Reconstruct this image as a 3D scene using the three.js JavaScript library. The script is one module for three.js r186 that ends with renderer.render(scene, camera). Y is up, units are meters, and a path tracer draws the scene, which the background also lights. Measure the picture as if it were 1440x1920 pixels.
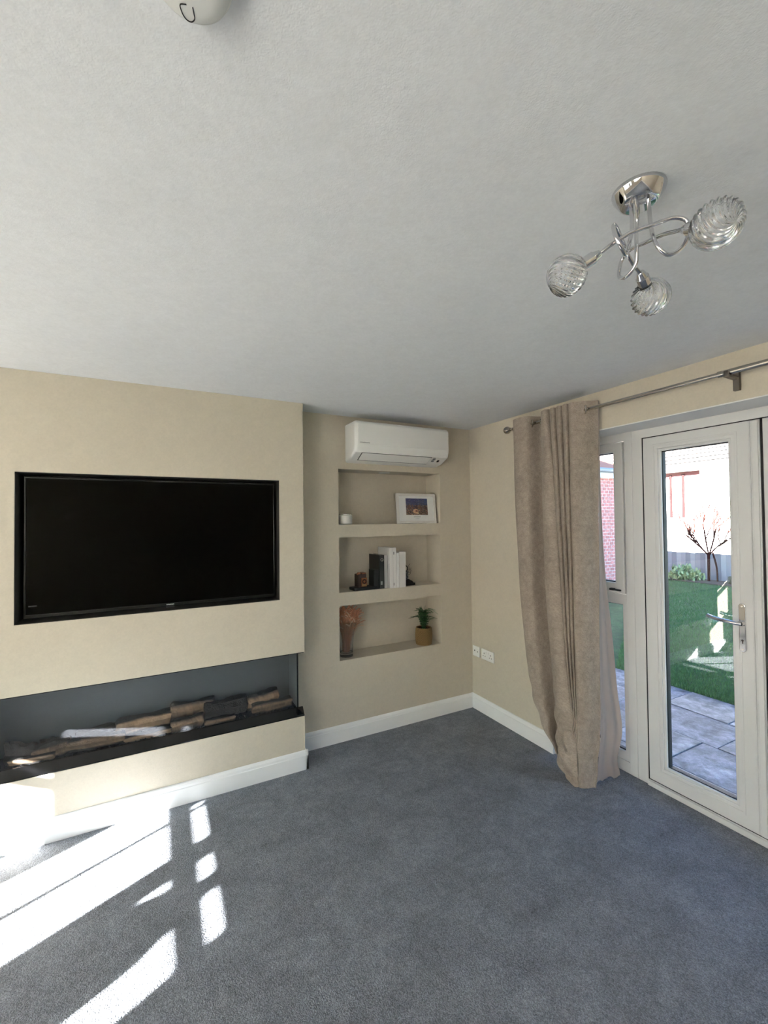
import * as THREE from 'three';
import { RoundedBoxGeometry } from 'three/addons/geometries/RoundedBoxGeometry.js';
import { mergeGeometries, mergeVertices, toCreasedNormals } from 'three/addons/utils/BufferGeometryUtils.js';
import { Sky } from 'three/addons/objects/Sky.js';
import { FontLoader } from 'three/addons/loaders/FontLoader.js';
import { TextGeometry } from 'three/addons/geometries/TextGeometry.js';

// ------------------------------------------------------------------ camera, sky, sun, exposure
const scene = new THREE.Scene();
const renderer = new THREE.WebGLRenderer({ antialias: true });
renderer.toneMapping = THREE.LinearToneMapping;
renderer.toneMappingExposure = 118;
renderer.shadowMap.enabled = true;
const camera = new THREE.PerspectiveCamera(99.74, 1440 / 1920, 0.05, 200);
camera.position.set(-2.4212, 1.6193, 2.9854);
camera.rotation.set(0.0185, -0.484, -0.0102, 'YXZ');
scene.add(camera);

const SUN = new THREE.Vector3(-1, 0.48, 0.466).normalize();   // towards the sun
const sky = new Sky();
sky.scale.setScalar(400);
sky.material.uniforms.turbidity.value = 3;
sky.material.uniforms.rayleigh.value = 2.0;
sky.material.uniforms.mieCoefficient.value = 0.004;
sky.material.uniforms.mieDirectionalG.value = 0.75;
sky.material.uniforms.sunPosition.value.copy(SUN);
scene.add(sky);
scene.backgroundIntensity = 0.0135;

const sun = new THREE.DirectionalLight(new THREE.Color().setRGB(1, 0.992, 0.98), 1.5);
sun.name = 'sun';
sun.position.copy(SUN).multiplyScalar(30).add(new THREE.Vector3(-2, 0, 2));
sun.target.position.set(-2, 0, 2);
sun.castShadow = true;
sun.shadow.mapSize.set(4096, 4096);
Object.assign(sun.shadow.camera, { left: -16, right: 16, top: 16, bottom: -16, near: 1, far: 80 });
scene.add(sun, sun.target);

// ------------------------------------------------------------------ helpers
let seed = 12345;
const rnd = () => { seed = (seed * 1664525 + 1013904223) >>> 0; return seed / 4294967296; };
const rr = (a, b) => a + (b - a) * rnd();
const V = (x, y, z) => new THREE.Vector3(x, y, z);
const lin = (r, g, b) => new THREE.Color().setRGB(r, g, b);

function valueNoise(size, freq, s0) {       // tileable, 0..1
  const g = new Float32Array(freq * freq);
  let s = s0 >>> 0;
  for (let i = 0; i < g.length; i++) { s = (s * 1664525 + 1013904223) >>> 0; g[i] = s / 4294967296; }
  const out = new Float32Array(size * size);
  for (let y = 0; y < size; y++) for (let x = 0; x < size; x++) {
    const fx = x / size * freq, fy = y / size * freq, ix = Math.floor(fx), iy = Math.floor(fy);
    let u = fx - ix, v = fy - iy; u = u * u * (3 - 2 * u); v = v * v * (3 - 2 * v);
    const a = g[(iy % freq) * freq + ix % freq], b = g[(iy % freq) * freq + (ix + 1) % freq];
    const c = g[((iy + 1) % freq) * freq + ix % freq], d = g[((iy + 1) % freq) * freq + (ix + 1) % freq];
    out[y * size + x] = (a * (1 - u) + b * u) * (1 - v) + (c * (1 - u) + d * u) * v;
  }
  return out;
}
function fbm(size, freqs, amps, s0) {
  const out = new Float32Array(size * size); let t = 0;
  freqs.forEach((f, k) => { const n = valueNoise(size, f, s0 + k * 977); t += amps[k]; for (let i = 0; i < out.length; i++) out[i] += n[i] * amps[k]; });
  for (let i = 0; i < out.length; i++) out[i] /= t;
  return out;
}
function tex(size, fn, srgb, rep = 1, h = size) {
  const d = new Uint8Array(size * h * 4);
  for (let y = 0; y < h; y++) for (let x = 0; x < size; x++) {
    const c = fn(x, y, y * size + x), o = (y * size + x) * 4;
    d[o] = Math.max(0, Math.min(255, c[0])); d[o + 1] = Math.max(0, Math.min(255, c[1])); d[o + 2] = Math.max(0, Math.min(255, c[2])); d[o + 3] = 255;
  }
  const t = new THREE.DataTexture(d, size, h);
  t.wrapS = t.wrapT = THREE.RepeatWrapping; t.magFilter = THREE.LinearFilter; t.minFilter = THREE.LinearMipmapLinearFilter; t.generateMipmaps = true;
  if (srgb) t.colorSpace = THREE.SRGBColorSpace;
  t.repeat.set(rep, rep); t.needsUpdate = true;
  return t;
}
const gray = (a, lo = 0, hi = 255) => (x, y, i) => { const v = lo + (hi - lo) * a[i]; return [v, v, v]; };
function boxUV(geo) {                         // uv in metres from the dominant axis of each face
  const g = geo.index ? geo.toNonIndexed() : geo;
  const p = g.attributes.position, n = p.count, uv = new Float32Array(n * 2), a = V(), b = V(), c = V();
  for (let i = 0; i < n; i += 3) {
    a.fromBufferAttribute(p, i); b.fromBufferAttribute(p, i + 1); c.fromBufferAttribute(p, i + 2);
    const nn = b.clone().sub(a).cross(c.clone().sub(a)), ax = Math.abs(nn.x), ay = Math.abs(nn.y), az = Math.abs(nn.z);
    for (let k = 0; k < 3; k++) {
      const q = [a, b, c][k], o = (i + k) * 2;
      if (ay >= ax && ay >= az) { uv[o] = q.x; uv[o + 1] = q.z; } else if (ax >= az) { uv[o] = q.z; uv[o + 1] = q.y; } else { uv[o] = q.x; uv[o + 1] = q.y; }
    }
  }
  g.setAttribute('uv', new THREE.BufferAttribute(uv, 2));
  return g;
}
const M = (o) => new THREE.MeshPhysicalMaterial(o);
function mesh(name, geo, mat, parent = scene) {
  const m = new THREE.Mesh(geo, mat); m.name = name; m.castShadow = m.receiveShadow = true; parent.add(m); return m;
}
function group(name, pos = [0, 0, 0]) { const g = new THREE.Group(); g.name = name; g.position.set(...pos); scene.add(g); return g; }
function tag(o, label, category, grp) { o.userData.label = label; o.userData.category = category; if (grp) o.userData.group = grp; return o; }
function struct(o, label, category) { o.userData.kind = 'structure'; if (label) o.userData.label = label; if (category) o.userData.category = category; return o; }
const box = (x0, x1, y0, y1, z0, z1) => new THREE.BoxGeometry(x1 - x0, y1 - y0, z1 - z0).translate((x0 + x1) / 2, (y0 + y1) / 2, (z0 + z1) / 2);
const rbox = (x0, x1, y0, y1, z0, z1, r = 0.003, s = 2) => new RoundedBoxGeometry(x1 - x0, y1 - y0, z1 - z0, s, Math.min(r, (x1 - x0) / 2.01, (y1 - y0) / 2.01, (z1 - z0) / 2.01)).translate((x0 + x1) / 2, (y0 + y1) / 2, (z0 + z1) / 2);
const merge = (list) => mergeGeometries(list.map((g) => { const q = g.index ? g.toNonIndexed() : g; for (const k of Object.keys(q.attributes)) if (!['position', 'normal', 'uv', 'color'].includes(k)) q.deleteAttribute(k); return q; }));
const rectShape = (a0, a1, b0, b1) => new THREE.Shape([new THREE.Vector2(a0, b0), new THREE.Vector2(a1, b0), new THREE.Vector2(a1, b1), new THREE.Vector2(a0, b1)]);
const rectHole = (a0, a1, b0, b1) => new THREE.Path([new THREE.Vector2(a0, b0), new THREE.Vector2(a0, b1), new THREE.Vector2(a1, b1), new THREE.Vector2(a1, b0)]);
function extrude(shape, depth, bevel = 0) {
  const o = bevel ? { depth: depth - 2 * bevel, bevelEnabled: true, bevelSize: bevel, bevelThickness: bevel, bevelOffset: -bevel, bevelSegments: 2, curveSegments: 12 } : { depth, bevelEnabled: false, curveSegments: 12 };
  return new THREE.ExtrudeGeometry(shape, o).translate(0, 0, bevel);
}
// plate in the z/y plane from x0 to x1 with rectangular holes
function plateX(z0, z1, y0, y1, holes, x0, x1, bevel = 0) {
  const s = rectShape(-z1, -z0, y0, y1);
  for (const [a, b, c, d] of holes) s.holes.push(rectHole(-b, -a, c, d));
  return extrude(s, x1 - x0, bevel).rotateY(Math.PI / 2).translate(x0, 0, 0);
}
function plateZ(x0, x1, y0, y1, holes, z0, z1, bevel = 0) {
  const s = rectShape(x0, x1, y0, y1);
  for (const [a, b, c, d] of holes) s.holes.push(rectHole(a, b, c, d));
  return extrude(s, z1 - z0, bevel).translate(0, 0, z0);
}
const tube = (pts, r, seg = 60, rad = 12, closed = false) => new THREE.TubeGeometry(new THREE.CatmullRomCurve3(pts.map((p) => (p.isVector3 ? p : V(...p))), closed), seg, r, rad, closed);
const cyl = (r0, r1, h, seg = 24) => new THREE.CylinderGeometry(r0, r1, h, seg);
function rod(a, b, r, seg = 16, r2 = r) {
  const d = b.clone().sub(a), g = new THREE.CylinderGeometry(r2, r, d.length(), seg);
  g.applyQuaternion(new THREE.Quaternion().setFromUnitVectors(V(0, 1, 0), d.clone().normalize()));
  return g.translate((a.x + b.x) / 2, (a.y + b.y) / 2, (a.z + b.z) / 2);
}
const lathe = (pts, seg = 48) => new THREE.LatheGeometry(pts.map(([r, y]) => new THREE.Vector2(r, y)), seg);

// ------------------------------------------------------------------ materials
const paintN = fbm(512, [24, 64, 160], [0.3, 0.3, 0.5], 11);
const paintBump = tex(512, gray(paintN), false, 3);
const paintMap = (r, g, b) => tex(512, (x, y, i) => { const k = 1 + (paintN[i] - 0.5) * 0.05; return [r * k, g * k, b * k]; }, true, 1);
const wallMat = M({ name: 'beige_paint', map: paintMap(206, 196, 177), roughness: 0.62, bumpMap: paintBump, bumpScale: 0.0003 });
const ceilMat = M({ name: 'ceiling_paint', map: paintMap(232, 234, 236), roughness: 0.95, bumpMap: paintBump, bumpScale: 0.0004 });
const whiteGloss = M({ name: 'white_gloss_paint', color: 0xeeeeec, roughness: 0.32 });
const revealWhite = M({ name: 'white_reveal_paint', color: 0xe4e4e2, roughness: 0.6 });
const upvc = M({ name: 'white_upvc', color: 0xdddcda, roughness: 0.28 });
const gasket = M({ name: 'black_rubber', color: 0x0b0b0c, roughness: 0.6 });
const pane = M({ name: 'window_glass', color: 0xffffff, transmission: 1, roughness: 0, thickness: 0, ior: 1.52 });
const chrome = M({ name: 'chrome', color: 0xd9d9db, metalness: 1, roughness: 0.06 });
const nickel = M({ name: 'brushed_nickel', color: 0xb9b3aa, metalness: 1, roughness: 0.26 });
const darkSteel = M({ name: 'dark_steel', color: 0x4c4a48, metalness: 1, roughness: 0.35 });
const blackGloss = M({ name: 'black_gloss', color: 0x060607, roughness: 0.12 });
const blackMatt = M({ name: 'black_matt', color: 0x08080a, roughness: 0.55 });
const whitePlastic = M({ name: 'white_plastic', color: 0xebeae5, roughness: 0.3 });

const carpetFine = fbm(1024, [256, 512], [0.6, 0.7], 5), carpetMid = fbm(1024, [6, 14, 40], [0.5, 0.6, 0.6], 7);
const carpetMat = M({
  name: 'grey_carpet', roughness: 1, sheen: 0.25, sheenRoughness: 0.6, sheenColor: lin(0.5, 0.5, 0.52),
  map: tex(1024, (x, y, i) => { const k = 1 + (carpetFine[i] - 0.5) * 0.62 + (carpetMid[i] - 0.5) * 0.3; return [127 * k, 131 * k, 138 * k]; }, true, 1 / 0.9),
  bumpMap: tex(1024, (x, y, i) => { const v = 255 * (carpetFine[i] * 0.8 + carpetMid[i] * 0.2); return [v, v, v]; }, false, 1 / 0.9), bumpScale: 0.007,
});

// ------------------------------------------------------------------ room shell
const XL = -4.78, ZF = 5.6, H = 2.4, XB0 = -3.215, XB1 = -1.563, DB = 0.21, ND = 0.21;
struct(mesh('floor', boxUV(box(XL - 0.3, 0.3, -0.2, 0, -0.5, ZF + 0.3)), carpetMat), 'grey carpeted floor', 'floor');
struct(mesh('ceiling', boxUV(box(XL - 0.3, 0.3, H, H + 0.3, -0.5, ZF + 0.3)), ceilMat), 'white painted ceiling', 'ceiling');

// back wall with three niches; the panel's front is z = 0
const NX0 = -1.232, NX1 = -0.321, NY = [[1.588, 2.002], [1.084, 1.492], [0.584, 0.986]];
const wb = struct(group('wall_back'), 'beige back wall with three recessed niches', 'wall');
mesh('niche_panel', boxUV(plateZ(XB1 - 0.002, 0.02, 0, H, NY.map(([a, b]) => [NX0, NX1, a, b]), -ND, 0)), wallMat, wb);
mesh('rear_wall', boxUV(box(XL - 0.3, 0.3, 0, H, -0.5, -ND + 0.001)), wallMat, wb);
mesh('alcove_panel', boxUV(box(XL, XB0 + 0.002, 0, H, -ND, 0)), wallMat, wb);

// chimney breast: overhanging upper block with the television recess, and a low plinth
const FY0 = 0.34, FY1 = 0.757;
const br = struct(group('wall_chimney_breast'), 'beige chimney breast with television recess and fireplace slot', 'wall');
mesh('upper_block', boxUV(plateZ(XB0, XB1, FY1, H, [[-3.054, -1.7245, 1.112, 1.881]], 0, DB, 0.002)), wallMat, br);
mesh('plinth', boxUV(rbox(XB0, XB1, 0, FY0, -0.05, DB, 0.002)), wallMat, br);
mesh('recess_back', box(-3.1, -1.7, 1.07, 1.93, 0.02, 0.05), blackMatt, br);
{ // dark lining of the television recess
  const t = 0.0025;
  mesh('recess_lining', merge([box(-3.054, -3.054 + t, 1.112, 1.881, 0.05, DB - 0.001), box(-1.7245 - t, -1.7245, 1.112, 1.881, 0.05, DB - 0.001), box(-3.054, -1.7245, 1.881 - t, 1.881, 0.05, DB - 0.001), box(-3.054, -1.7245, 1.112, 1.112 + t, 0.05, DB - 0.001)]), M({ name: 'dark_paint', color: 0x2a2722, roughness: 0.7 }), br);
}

// right wall with the opening for the garden doors
const OZ0 = 0.87, OZ1 = 3.07, OY = 2.165, XF = 0.22;
struct(mesh('wall_right', boxUV(plateX(-0.5, ZF + 0.3, -0.2, H, [[OZ0, OZ1, -0.001, OY]], 0, 0.3)), wallMat), 'beige wall around the garden doors', 'wall');
struct(mesh('trim_1', merge([box(0.002, XF, OY - 0.006, OY + 0.002, OZ0, OZ1), box(0.002, XF, 0, OY, OZ0 - 0.002, OZ0 + 0.006), box(0.002, XF, 0, OY, OZ1 - 0.006, OZ1 + 0.002)]), revealWhite), 'white reveal lining around the garden doors', 'trim');
struct(mesh('wall_front', boxUV(box(XL - 0.3, 0.3, -0.2, H, ZF, ZF + 0.3)), wallMat), 'beige wall behind the camera', 'wall');

// left wall with the street window (outside the frame): frame bars, sill, half drawn blind
const WZ0 = 0.45, WZ1 = 2.52, WY0 = 0.8, WY1 = 2.1;
struct(mesh('wall_left', boxUV(plateX(-0.5, ZF + 0.3, -0.2, H, [[WZ0, WZ1, WY0, WY1], [3.3, 5.2, 0.8, 2.1]], XL - 0.3, XL)), wallMat), 'beige wall with the street window', 'wall');
const w3 = struct(group('window_3'), 'white street window with half drawn blind', 'window');
{
  const x0 = XL - 0.23, x1 = XL - 0.17, lo = (z) => z + 0.466 * (XL - x1), hi = (z) => z + 0.466 * (XL - x0), ylo = (y) => y + 0.48 * (XL - x1), yhi = (y) => y + 0.48 * (XL - x0);
  const bays = [[0.52, hi(1.079)], [lo(1.246), hi(1.757)], [lo(1.903), hi(2.017)], [lo(2.123), hi(2.342)]];
  const holes = bays.flatMap(([a, b], k) => [[a, b, 0.84, yhi(1.148)], [k === 1 ? lo(1.455) : a, b, ylo(1.222), 2.05]]);
  mesh('window_frame', plateX(WZ0, WZ1, WY0, WY1, holes, x0, x1, 0.003), upvc, w3);
  mesh('glazing_bar', box(x1 - 0.02, x1 - 0.002, 0.82, 2.06, lo(1.481), lo(1.505)), upvc, w3);
  mesh('glass_pane', box(x0 + 0.02, x0 + 0.024, WY0 + 0.02, WY1 - 0.02, WZ0 + 0.02, WZ1 - 0.02), pane, w3);
  mesh('window_sill', rbox(x1, XL + 0.05, WY0 - 0.022, WY0 + 0.004, WZ0 - 0.05, WZ1 + 0.05, 0.006), M({ name: 'gloss_sill', color: 0xf2f2f0, roughness: 0.22 }), w3);
}

const w4 = struct(group('window_4'), 'added unseen window with drawn blind that fills the room with light', 'window');  // added unseen window; its sunlit blind lifts the room brightness
mesh('window_frame', plateX(3.3, 5.2, 0.8, 2.1, [[3.37, 4.22, 0.87, 2.03], [4.28, 5.13, 0.87, 2.03]], XL - 0.23, XL - 0.17, 0.003), upvc, w4);
mesh('glass_pane', box(XL - 0.21, XL - 0.206, 0.82, 2.08, 3.32, 5.18), pane, w4);
mesh('window_sill', rbox(XL - 0.17, XL + 0.05, 0.778, 0.804, 3.25, 5.25, 0.006), whiteGloss, w4);

// skirting boards
const skProfile = (t = 0.018, h = 0.12) => new THREE.Shape([[0, 0], [t, 0], [t, h - 0.03], [t - 0.003, h - 0.026], [t - 0.004, h - 0.014], [t - 0.009, h - 0.004], [t - 0.014, h], [0, h]].map((p) => new THREE.Vector2(...p)));
function skirt(a, b, n) {                    // from a to b on the floor, n points into the room
  const out = V(n[0], 0, n[1]);
  if (out.clone().cross(V(0, 1, 0)).dot(V(b[0] - a[0], 0, b[1] - a[1])) < 0) [a, b] = [b, a];
  const d = V(b[0] - a[0], 0, b[1] - a[1]), L = d.length(); d.normalize();
  return extrude(skProfile(), L).applyMatrix4(new THREE.Matrix4().makeBasis(out, V(0, 1, 0), d)).translate(a[0], 0, a[1]);
}
const sk = (name, list, label) => struct(mesh(name, merge(list), whiteGloss), label, 'baseboard');
sk('baseboard_back', [skirt([XB1, 0], [0, 0], [0, 1])], 'white skirting under the niches');
sk('baseboard_right', [skirt([0, 0], [0, OZ0], [-1, 0]), skirt([0, OZ1], [0, ZF], [-1, 0])], 'white skirting beside the garden doors');
sk('baseboard_breast', [skirt([XB0 - 0.018, DB], [XB1 + 0.018, DB], [0, 1]), skirt([XB1, 0], [XB1, DB + 0.018], [1, 0]), skirt([XB0, 0], [XB0, DB + 0.018], [-1, 0])], 'white skirting round the chimney breast');
sk('baseboard_left', [skirt([XL, 0], [XB0, 0], [0, 1]), skirt([XL, 0], [XL, ZF], [1, 0])], 'white skirting on the street side');
sk('baseboard_front', [skirt([XL, ZF], [0, ZF], [0, -1])], 'white skirting behind the camera');

// ------------------------------------------------------------------ garden doors with side lights
function ring(z0, z1, y0, y1, w, x0, x1, bevel = 0.003) { return plateX(z0, z1, y0, y1, [[z0 + w[0], z1 - w[1], y0 + w[2], y1 - w[3]]], x0, x1, bevel); }
const ZM = 1.974;                              // where the two leaves meet
const mirror = (z) => 2 * ZM - z;
{
  const f = struct(group('door_frame'), 'white plastic frame of the garden doors', 'door frame');
  mesh('outer_frame', plateX(OZ0, OZ1, 0.0, OY, [[OZ0 + 0.045, 1.262, 0.07, 2.108], [1.385 - 0.006, mirror(1.385) + 0.006, 0.034, 2.107], [mirror(1.262), OZ1 - 0.045, 0.07, 2.108]], XF, XF + 0.07, 0.003), upvc, f);
  mesh('threshold', rbox(XF - 0.012, XF + 0.08, 0.0, 0.03, 1.38, mirror(1.38), 0.004), upvc, f);
  for (const s of [0, 1]) { const q = (z) => (s ? mirror(z) : z), a = Math.min(q(1.312), q(1.322)), b = Math.max(q(1.312), q(1.322)); mesh('cover_strip', rbox(XF - 0.004, XF + 0.002, 0.002, 2.16, Math.min(q(1.268), q(1.318)), Math.max(q(1.268), q(1.318)), 0.0025), upvc, f); }
  // black weather seal behind the gaps round the leaves
  mesh('weather_seal', merge([box(XF + 0.003, XF + 0.06, 0.028, 2.108, 1.377, 1.40), box(XF + 0.003, XF + 0.06, 0.028, 2.108, mirror(1.40), mirror(1.377)), box(XF + 0.003, XF + 0.06, 2.09, 2.109, 1.377, mirror(1.377)), box(XF + 0.003, XF + 0.06, 0.028, 0.05, 1.377, mirror(1.377)), box(XF + 0.003, XF + 0.06, 0.03, 2.1, ZM - 0.012, ZM + 0.012)]), gasket, f);
  mesh('trickle_vent', rbox(XF - 0.012, XF, 2.125, 2.143, 2.02, 2.42, 0.003), upvc, f);
}
function leaf(name, label, z0, z1, wl, wr, handleZ, dir) {
  const d = struct(group(name), label, 'door');
  const y0 = 0.042, y1 = 2.101, wb2 = 0.095, wt = 0.075;
  mesh('sash_frame', ring(z0, z1, y0, y1, [wl, wr, wb2, wt], XF - 0.006, XF + 0.055, 0.004), upvc, d);
  const g0 = z0 + wl, g1 = z1 - wr, gy0 = y0 + wb2, gy1 = y1 - wt;
  // stepped moulding round the glass
  mesh('glazing_bead', merge([ring(g0 - 0.03, g1 + 0.03, gy0 - 0.03, gy1 + 0.03, [0.012, 0.012, 0.012, 0.012], XF - 0.0085, XF - 0.003, 0.0024), ring(g0 - 0.012, g1 + 0.012, gy0 - 0.012, gy1 + 0.012, [0.026, 0.026, 0.026, 0.026], XF + 0.004, XF + 0.018, 0.004)]), upvc, d);
  mesh('glass_gasket', ring(g0 + 0.006, g1 - 0.006, gy0 + 0.006, gy1 - 0.006, [0.012, 0.012, 0.012, 0.012], XF + 0.016, XF + 0.048, 0), gasket, d);
  mesh('glass_pane', box(XF + 0.026, XF + 0.03, gy0 + 0.01, gy1 - 0.01, g0 + 0.01, g1 - 0.01), pane, d);
  return d;
}
const leaf1 = leaf('door_1', 'white glazed garden door leaf with chrome lever handle', 1.389, ZM - 0.006, 0.086, 0.124);
mesh('edge_moulding', merge([rbox(XF - 0.012, XF - 0.004, 0.046, 2.098, 1.925, 1.931, 0.003), rbox(XF - 0.014, XF - 0.004, 0.046, 2.098, 1.938, 1.964, 0.004)]), upvc, leaf1);
leaf('door_2', 'white glazed garden door leaf at the right edge', ZM + 0.006, mirror(1.389), 0.124, 0.086);
{ // lever handle on the left leaf
  const hz = 1.8815, hx = XF - 0.006;
  const s = new THREE.Shape(); const w = 0.0145, a = 0.931, b = 1.177;
  s.moveTo(-w, a + w); s.absarc(0, a + w, w, Math.PI, 2 * Math.PI); s.lineTo(w, b - w); s.absarc(0, b - w, w, 0, Math.PI);
  const plate = mesh('handle_plate', extrude(s, 0.011, 0.003).rotateY(-Math.PI / 2).translate(hx, 0, hz), chrome, leaf1);
  mesh('screw', merge([1.162, 0.945].map((y) => cyl(0.004, 0.004, 0.002, 16).rotateZ(Math.PI / 2).translate(hx - 0.0115, y, hz))), nickel, plate);
  mesh('keyhole', merge([cyl(0.0055, 0.0055, 0.003, 16).rotateZ(Math.PI / 2).translate(hx - 0.0105, 0.99, hz), box(hx - 0.012, hx - 0.009, 0.974, 0.99, hz - 0.0025, hz + 0.0025)]), darkSteel, plate);
  mesh('boss', cyl(0.0125, 0.0145, 0.03).rotateZ(Math.PI / 2).translate(hx - 0.022, 1.078, hz), chrome, plate);
  mesh('lever', tube([[hx - 0.036, 1.077, hz + 0.008], [hx - 0.042, 1.078, hz - 0.012], [hx - 0.042, 1.081, hz - 0.05], [hx - 0.038, 1.083, hz - 0.09], [hx - 0.036, 1.088, hz - 0.125], [hx - 0.034, 1.094, hz - 0.146]], 0.0095, 48, 14), chrome, leaf1);
}
function sideLight(name, label, q, far) {
  const w = struct(group(name), label, 'window');
  const Z = (a, b) => [Math.min(q(a), q(b)), Math.max(q(a), q(b))];
  // opening casement above, fixed pane below, transom between
  const [a0, a1] = Z(OZ0 + 0.045, 1.262);
  mesh('transom', rbox(XF + 0.002, XF + 0.066, 1.066, 1.128, a0, a1, 0.003), upvc, w);
  const c = mesh('casement', ring(...Z(OZ0 + 0.05, 1.258), 1.132, 2.104, [0.062, 0.062, 0.066, 0.06], XF - 0.01, XF + 0.05, 0.005), upvc, w);
  mesh('glass_gasket', ring(...Z(OZ0 + 0.11, 1.198), 1.196, 2.046, [0.005, 0.005, 0.008, 0.005], XF + 0.012, XF + 0.045, 0), gasket, c);
  mesh('glass_pane', box(XF + 0.026, XF + 0.03, 1.18, 2.06, ...Z(OZ0 + 0.09, 1.22)), pane, w);
  mesh('fixed_bead', ring(...Z(OZ0 + 0.04, 1.266), 0.066, 1.07, [0.035, 0.035, 0.06, 0.01], XF + 0.008, XF + 0.055, 0.004), upvc, w);
  mesh('lower_gasket', ring(...Z(OZ0 + 0.074, 1.232), 0.125, 1.061, [0.005, 0.005, 0.01, 0.005], XF + 0.02, XF + 0.045, 0), gasket, w);
  mesh('lower_pane', box(XF + 0.03, XF + 0.034, 0.1, 1.07, ...Z(OZ0 + 0.06, 1.245)), pane, w);
  if (!far) {
    mesh('window_handle', merge([rbox(XF - 0.03, XF - 0.008, 1.147, 1.163, 1.165, 1.195, 0.004), rbox(XF - 0.034, XF - 0.022, 1.149, 1.160, 1.165, 1.245, 0.004)]), darkSteel, w);
  }
}
sideLight('window_1', 'narrow white side light beside the taupe curtain', (z) => z, false);
sideLight('window_2', 'narrow white side light beyond the second door leaf', mirror, true);

// ------------------------------------------------------------------ television
{
  const t = tag(group('television', [-2.385, 1.128, 0.15]), 'large black flat television set into the chimney breast recess', 'television');
  const x0 = -0.645, x1 = 0.645, h = 0.735;
  mesh('housing', rbox(x0, x1, 0, h, -0.08, -0.004, 0.006), blackMatt, t);
  mesh('bezel', plateZ(x0, x1, 0, h, [[x0 + 0.01, x1 - 0.01, 0.02, h - 0.01]], -0.006, 0.006, 0.002), M({ name: 'tv_bezel', color: 0x101112, roughness: 0.25 }), t);
  mesh('screen', box(x0 + 0.006, x1 - 0.006, 0.012, h - 0.006, -0.004, 0.001), M({ name: 'tv_screen', color: 0x010101, roughness: 0.07, specularIntensity: 0.18 }), t);
  mesh('sensor_bar', rbox(0.012, 0.052, -0.008, 0.006, -0.01, 0.007, 0.003), M({ name: 'tv_sensor', color: 0x17181a, roughness: 0.3 }), t);
  const lg = []; for (let k = 0; k < 9; k++) lg.push(box(0.012 + k * 0.0046, 0.0152 + k * 0.0046, 0.008 + (k % 3) * 0.0004, 0.0135 - (k % 2) * 0.0004, 0.0055, 0.0066));
  mesh('maker_mark', merge(lg), M({ name: 'silver_print', color: 0xb9bbbd, metalness: 0.6, roughness: 0.35 }), t);
  mesh('screen_sticker', box(x0 + 0.02, x0 + 0.055, 0.06, 0.066, 0.0008, 0.0014), M({ name: 'grey_print', color: 0x3c3d40, roughness: 0.6 }), t);
}

// ------------------------------------------------------------------ fireplace
const FGZ = 0.17, FGX = -1.598;
{
  const f = tag(group('electric_fireplace', [(XB0 + XB1) / 2, FY0, 0]), 'long glass fronted electric fireplace built into the chimney breast', 'fireplace');
  const ox = -(XB0 + XB1) / 2, oy = -FY0, put = (name, g, m, p = f) => mesh(name, p === f ? g.translate(ox, oy, 0) : g.translate(ox, oy, 0), m, p);
  const x0 = XB0 + 0.035, x1 = FGX;
  const inner = M({ name: 'fire_lining', color: 0x5c6365, roughness: 0.35 });
  put('back_panel', box(x0, x1, FY0, FY1, -0.04, -0.02), inner);
  put('top_panel', box(XB0 + 0.004, XB1 - 0.004, FY1 - 0.006, FY1 + 0.004, -0.02, DB - 0.006), blackMatt);
  put('ember_tray', box(x0, x1, FY0 + 0.002, FY0 + 0.03, -0.02, FGZ), blackMatt);
  const lip = new THREE.Shape([[0, 0], [0, 0.005], [-0.038, 0.046], [-0.046, 0.046], [-0.046, 0]].map((p) => new THREE.Vector2(...p)));
  put('front_lip', extrude(lip, XB1 - XB0 - 0.004).rotateY(-Math.PI / 2).scale(1, 1, 1).translate(XB1 - 0.002, FY0 + 0.001, DB - 0.001).applyMatrix4(new THREE.Matrix4()), blackGloss);
  put('side_lip', extrude(lip, DB - 0.01).translate(XB1 - 0.001, FY0 + 0.001, 0.004), blackGloss);
  put('front_glass', box(x0, x1, FY0 + 0.045, FY1, FGZ - 0.004, FGZ), pane);
  put('side_panel', box(x1 - 0.006, x1, FY0 + 0.03, FY1, -0.02, FGZ - 0.006), inner);
  put('side_panel', box(x0, x0 + 0.006, FY0 + 0.03, FY1, -0.02, FGZ - 0.006), inner);
  const edgeM = M({ name: 'dark_edge', color: 0x15191a, roughness: 0.25 });
  put('glass_edge', box(x1 - 0.005, x1 + 0.003, FY0 + 0.045, FY1, FGZ - 0.006, FGZ + 0.002), edgeM);
  put('glass_edge', box(x0 - 0.003, x0 + 0.004, FY0 + 0.045, FY1, FGZ - 0.006, FGZ + 0.001), edgeM);
}
const LOGS = [[-3.114, -2.990, 0.362, 0.475, 0.100], [-3.093, -2.905, 0.372, 0.412, 0.135], [-2.976, -2.848, 0.37, 0.453, 0.060], [-3.000, -2.845, 0.37, 0.450, 0.110], [-2.851, -2.586, 0.375, 0.448, 0.120], [-2.820, -2.624, 0.382, 0.458, 0.040], [-2.630, -2.350, 0.39, 0.489, 0.060], [-2.585, -2.351, 0.369, 0.405, 0.125], [-2.347, -2.104, 0.41, 0.515, 0.060], [-2.348, -2.174, 0.369, 0.450, 0.120], [-2.164, -1.907, 0.39, 0.491, 0.080], [-2.162, -1.989, 0.369, 0.407, 0.130], [-1.901, -1.701, 0.39, 0.488, 0.065], [-1.876, -1.622, 0.369, 0.440, 0.115]];
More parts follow.
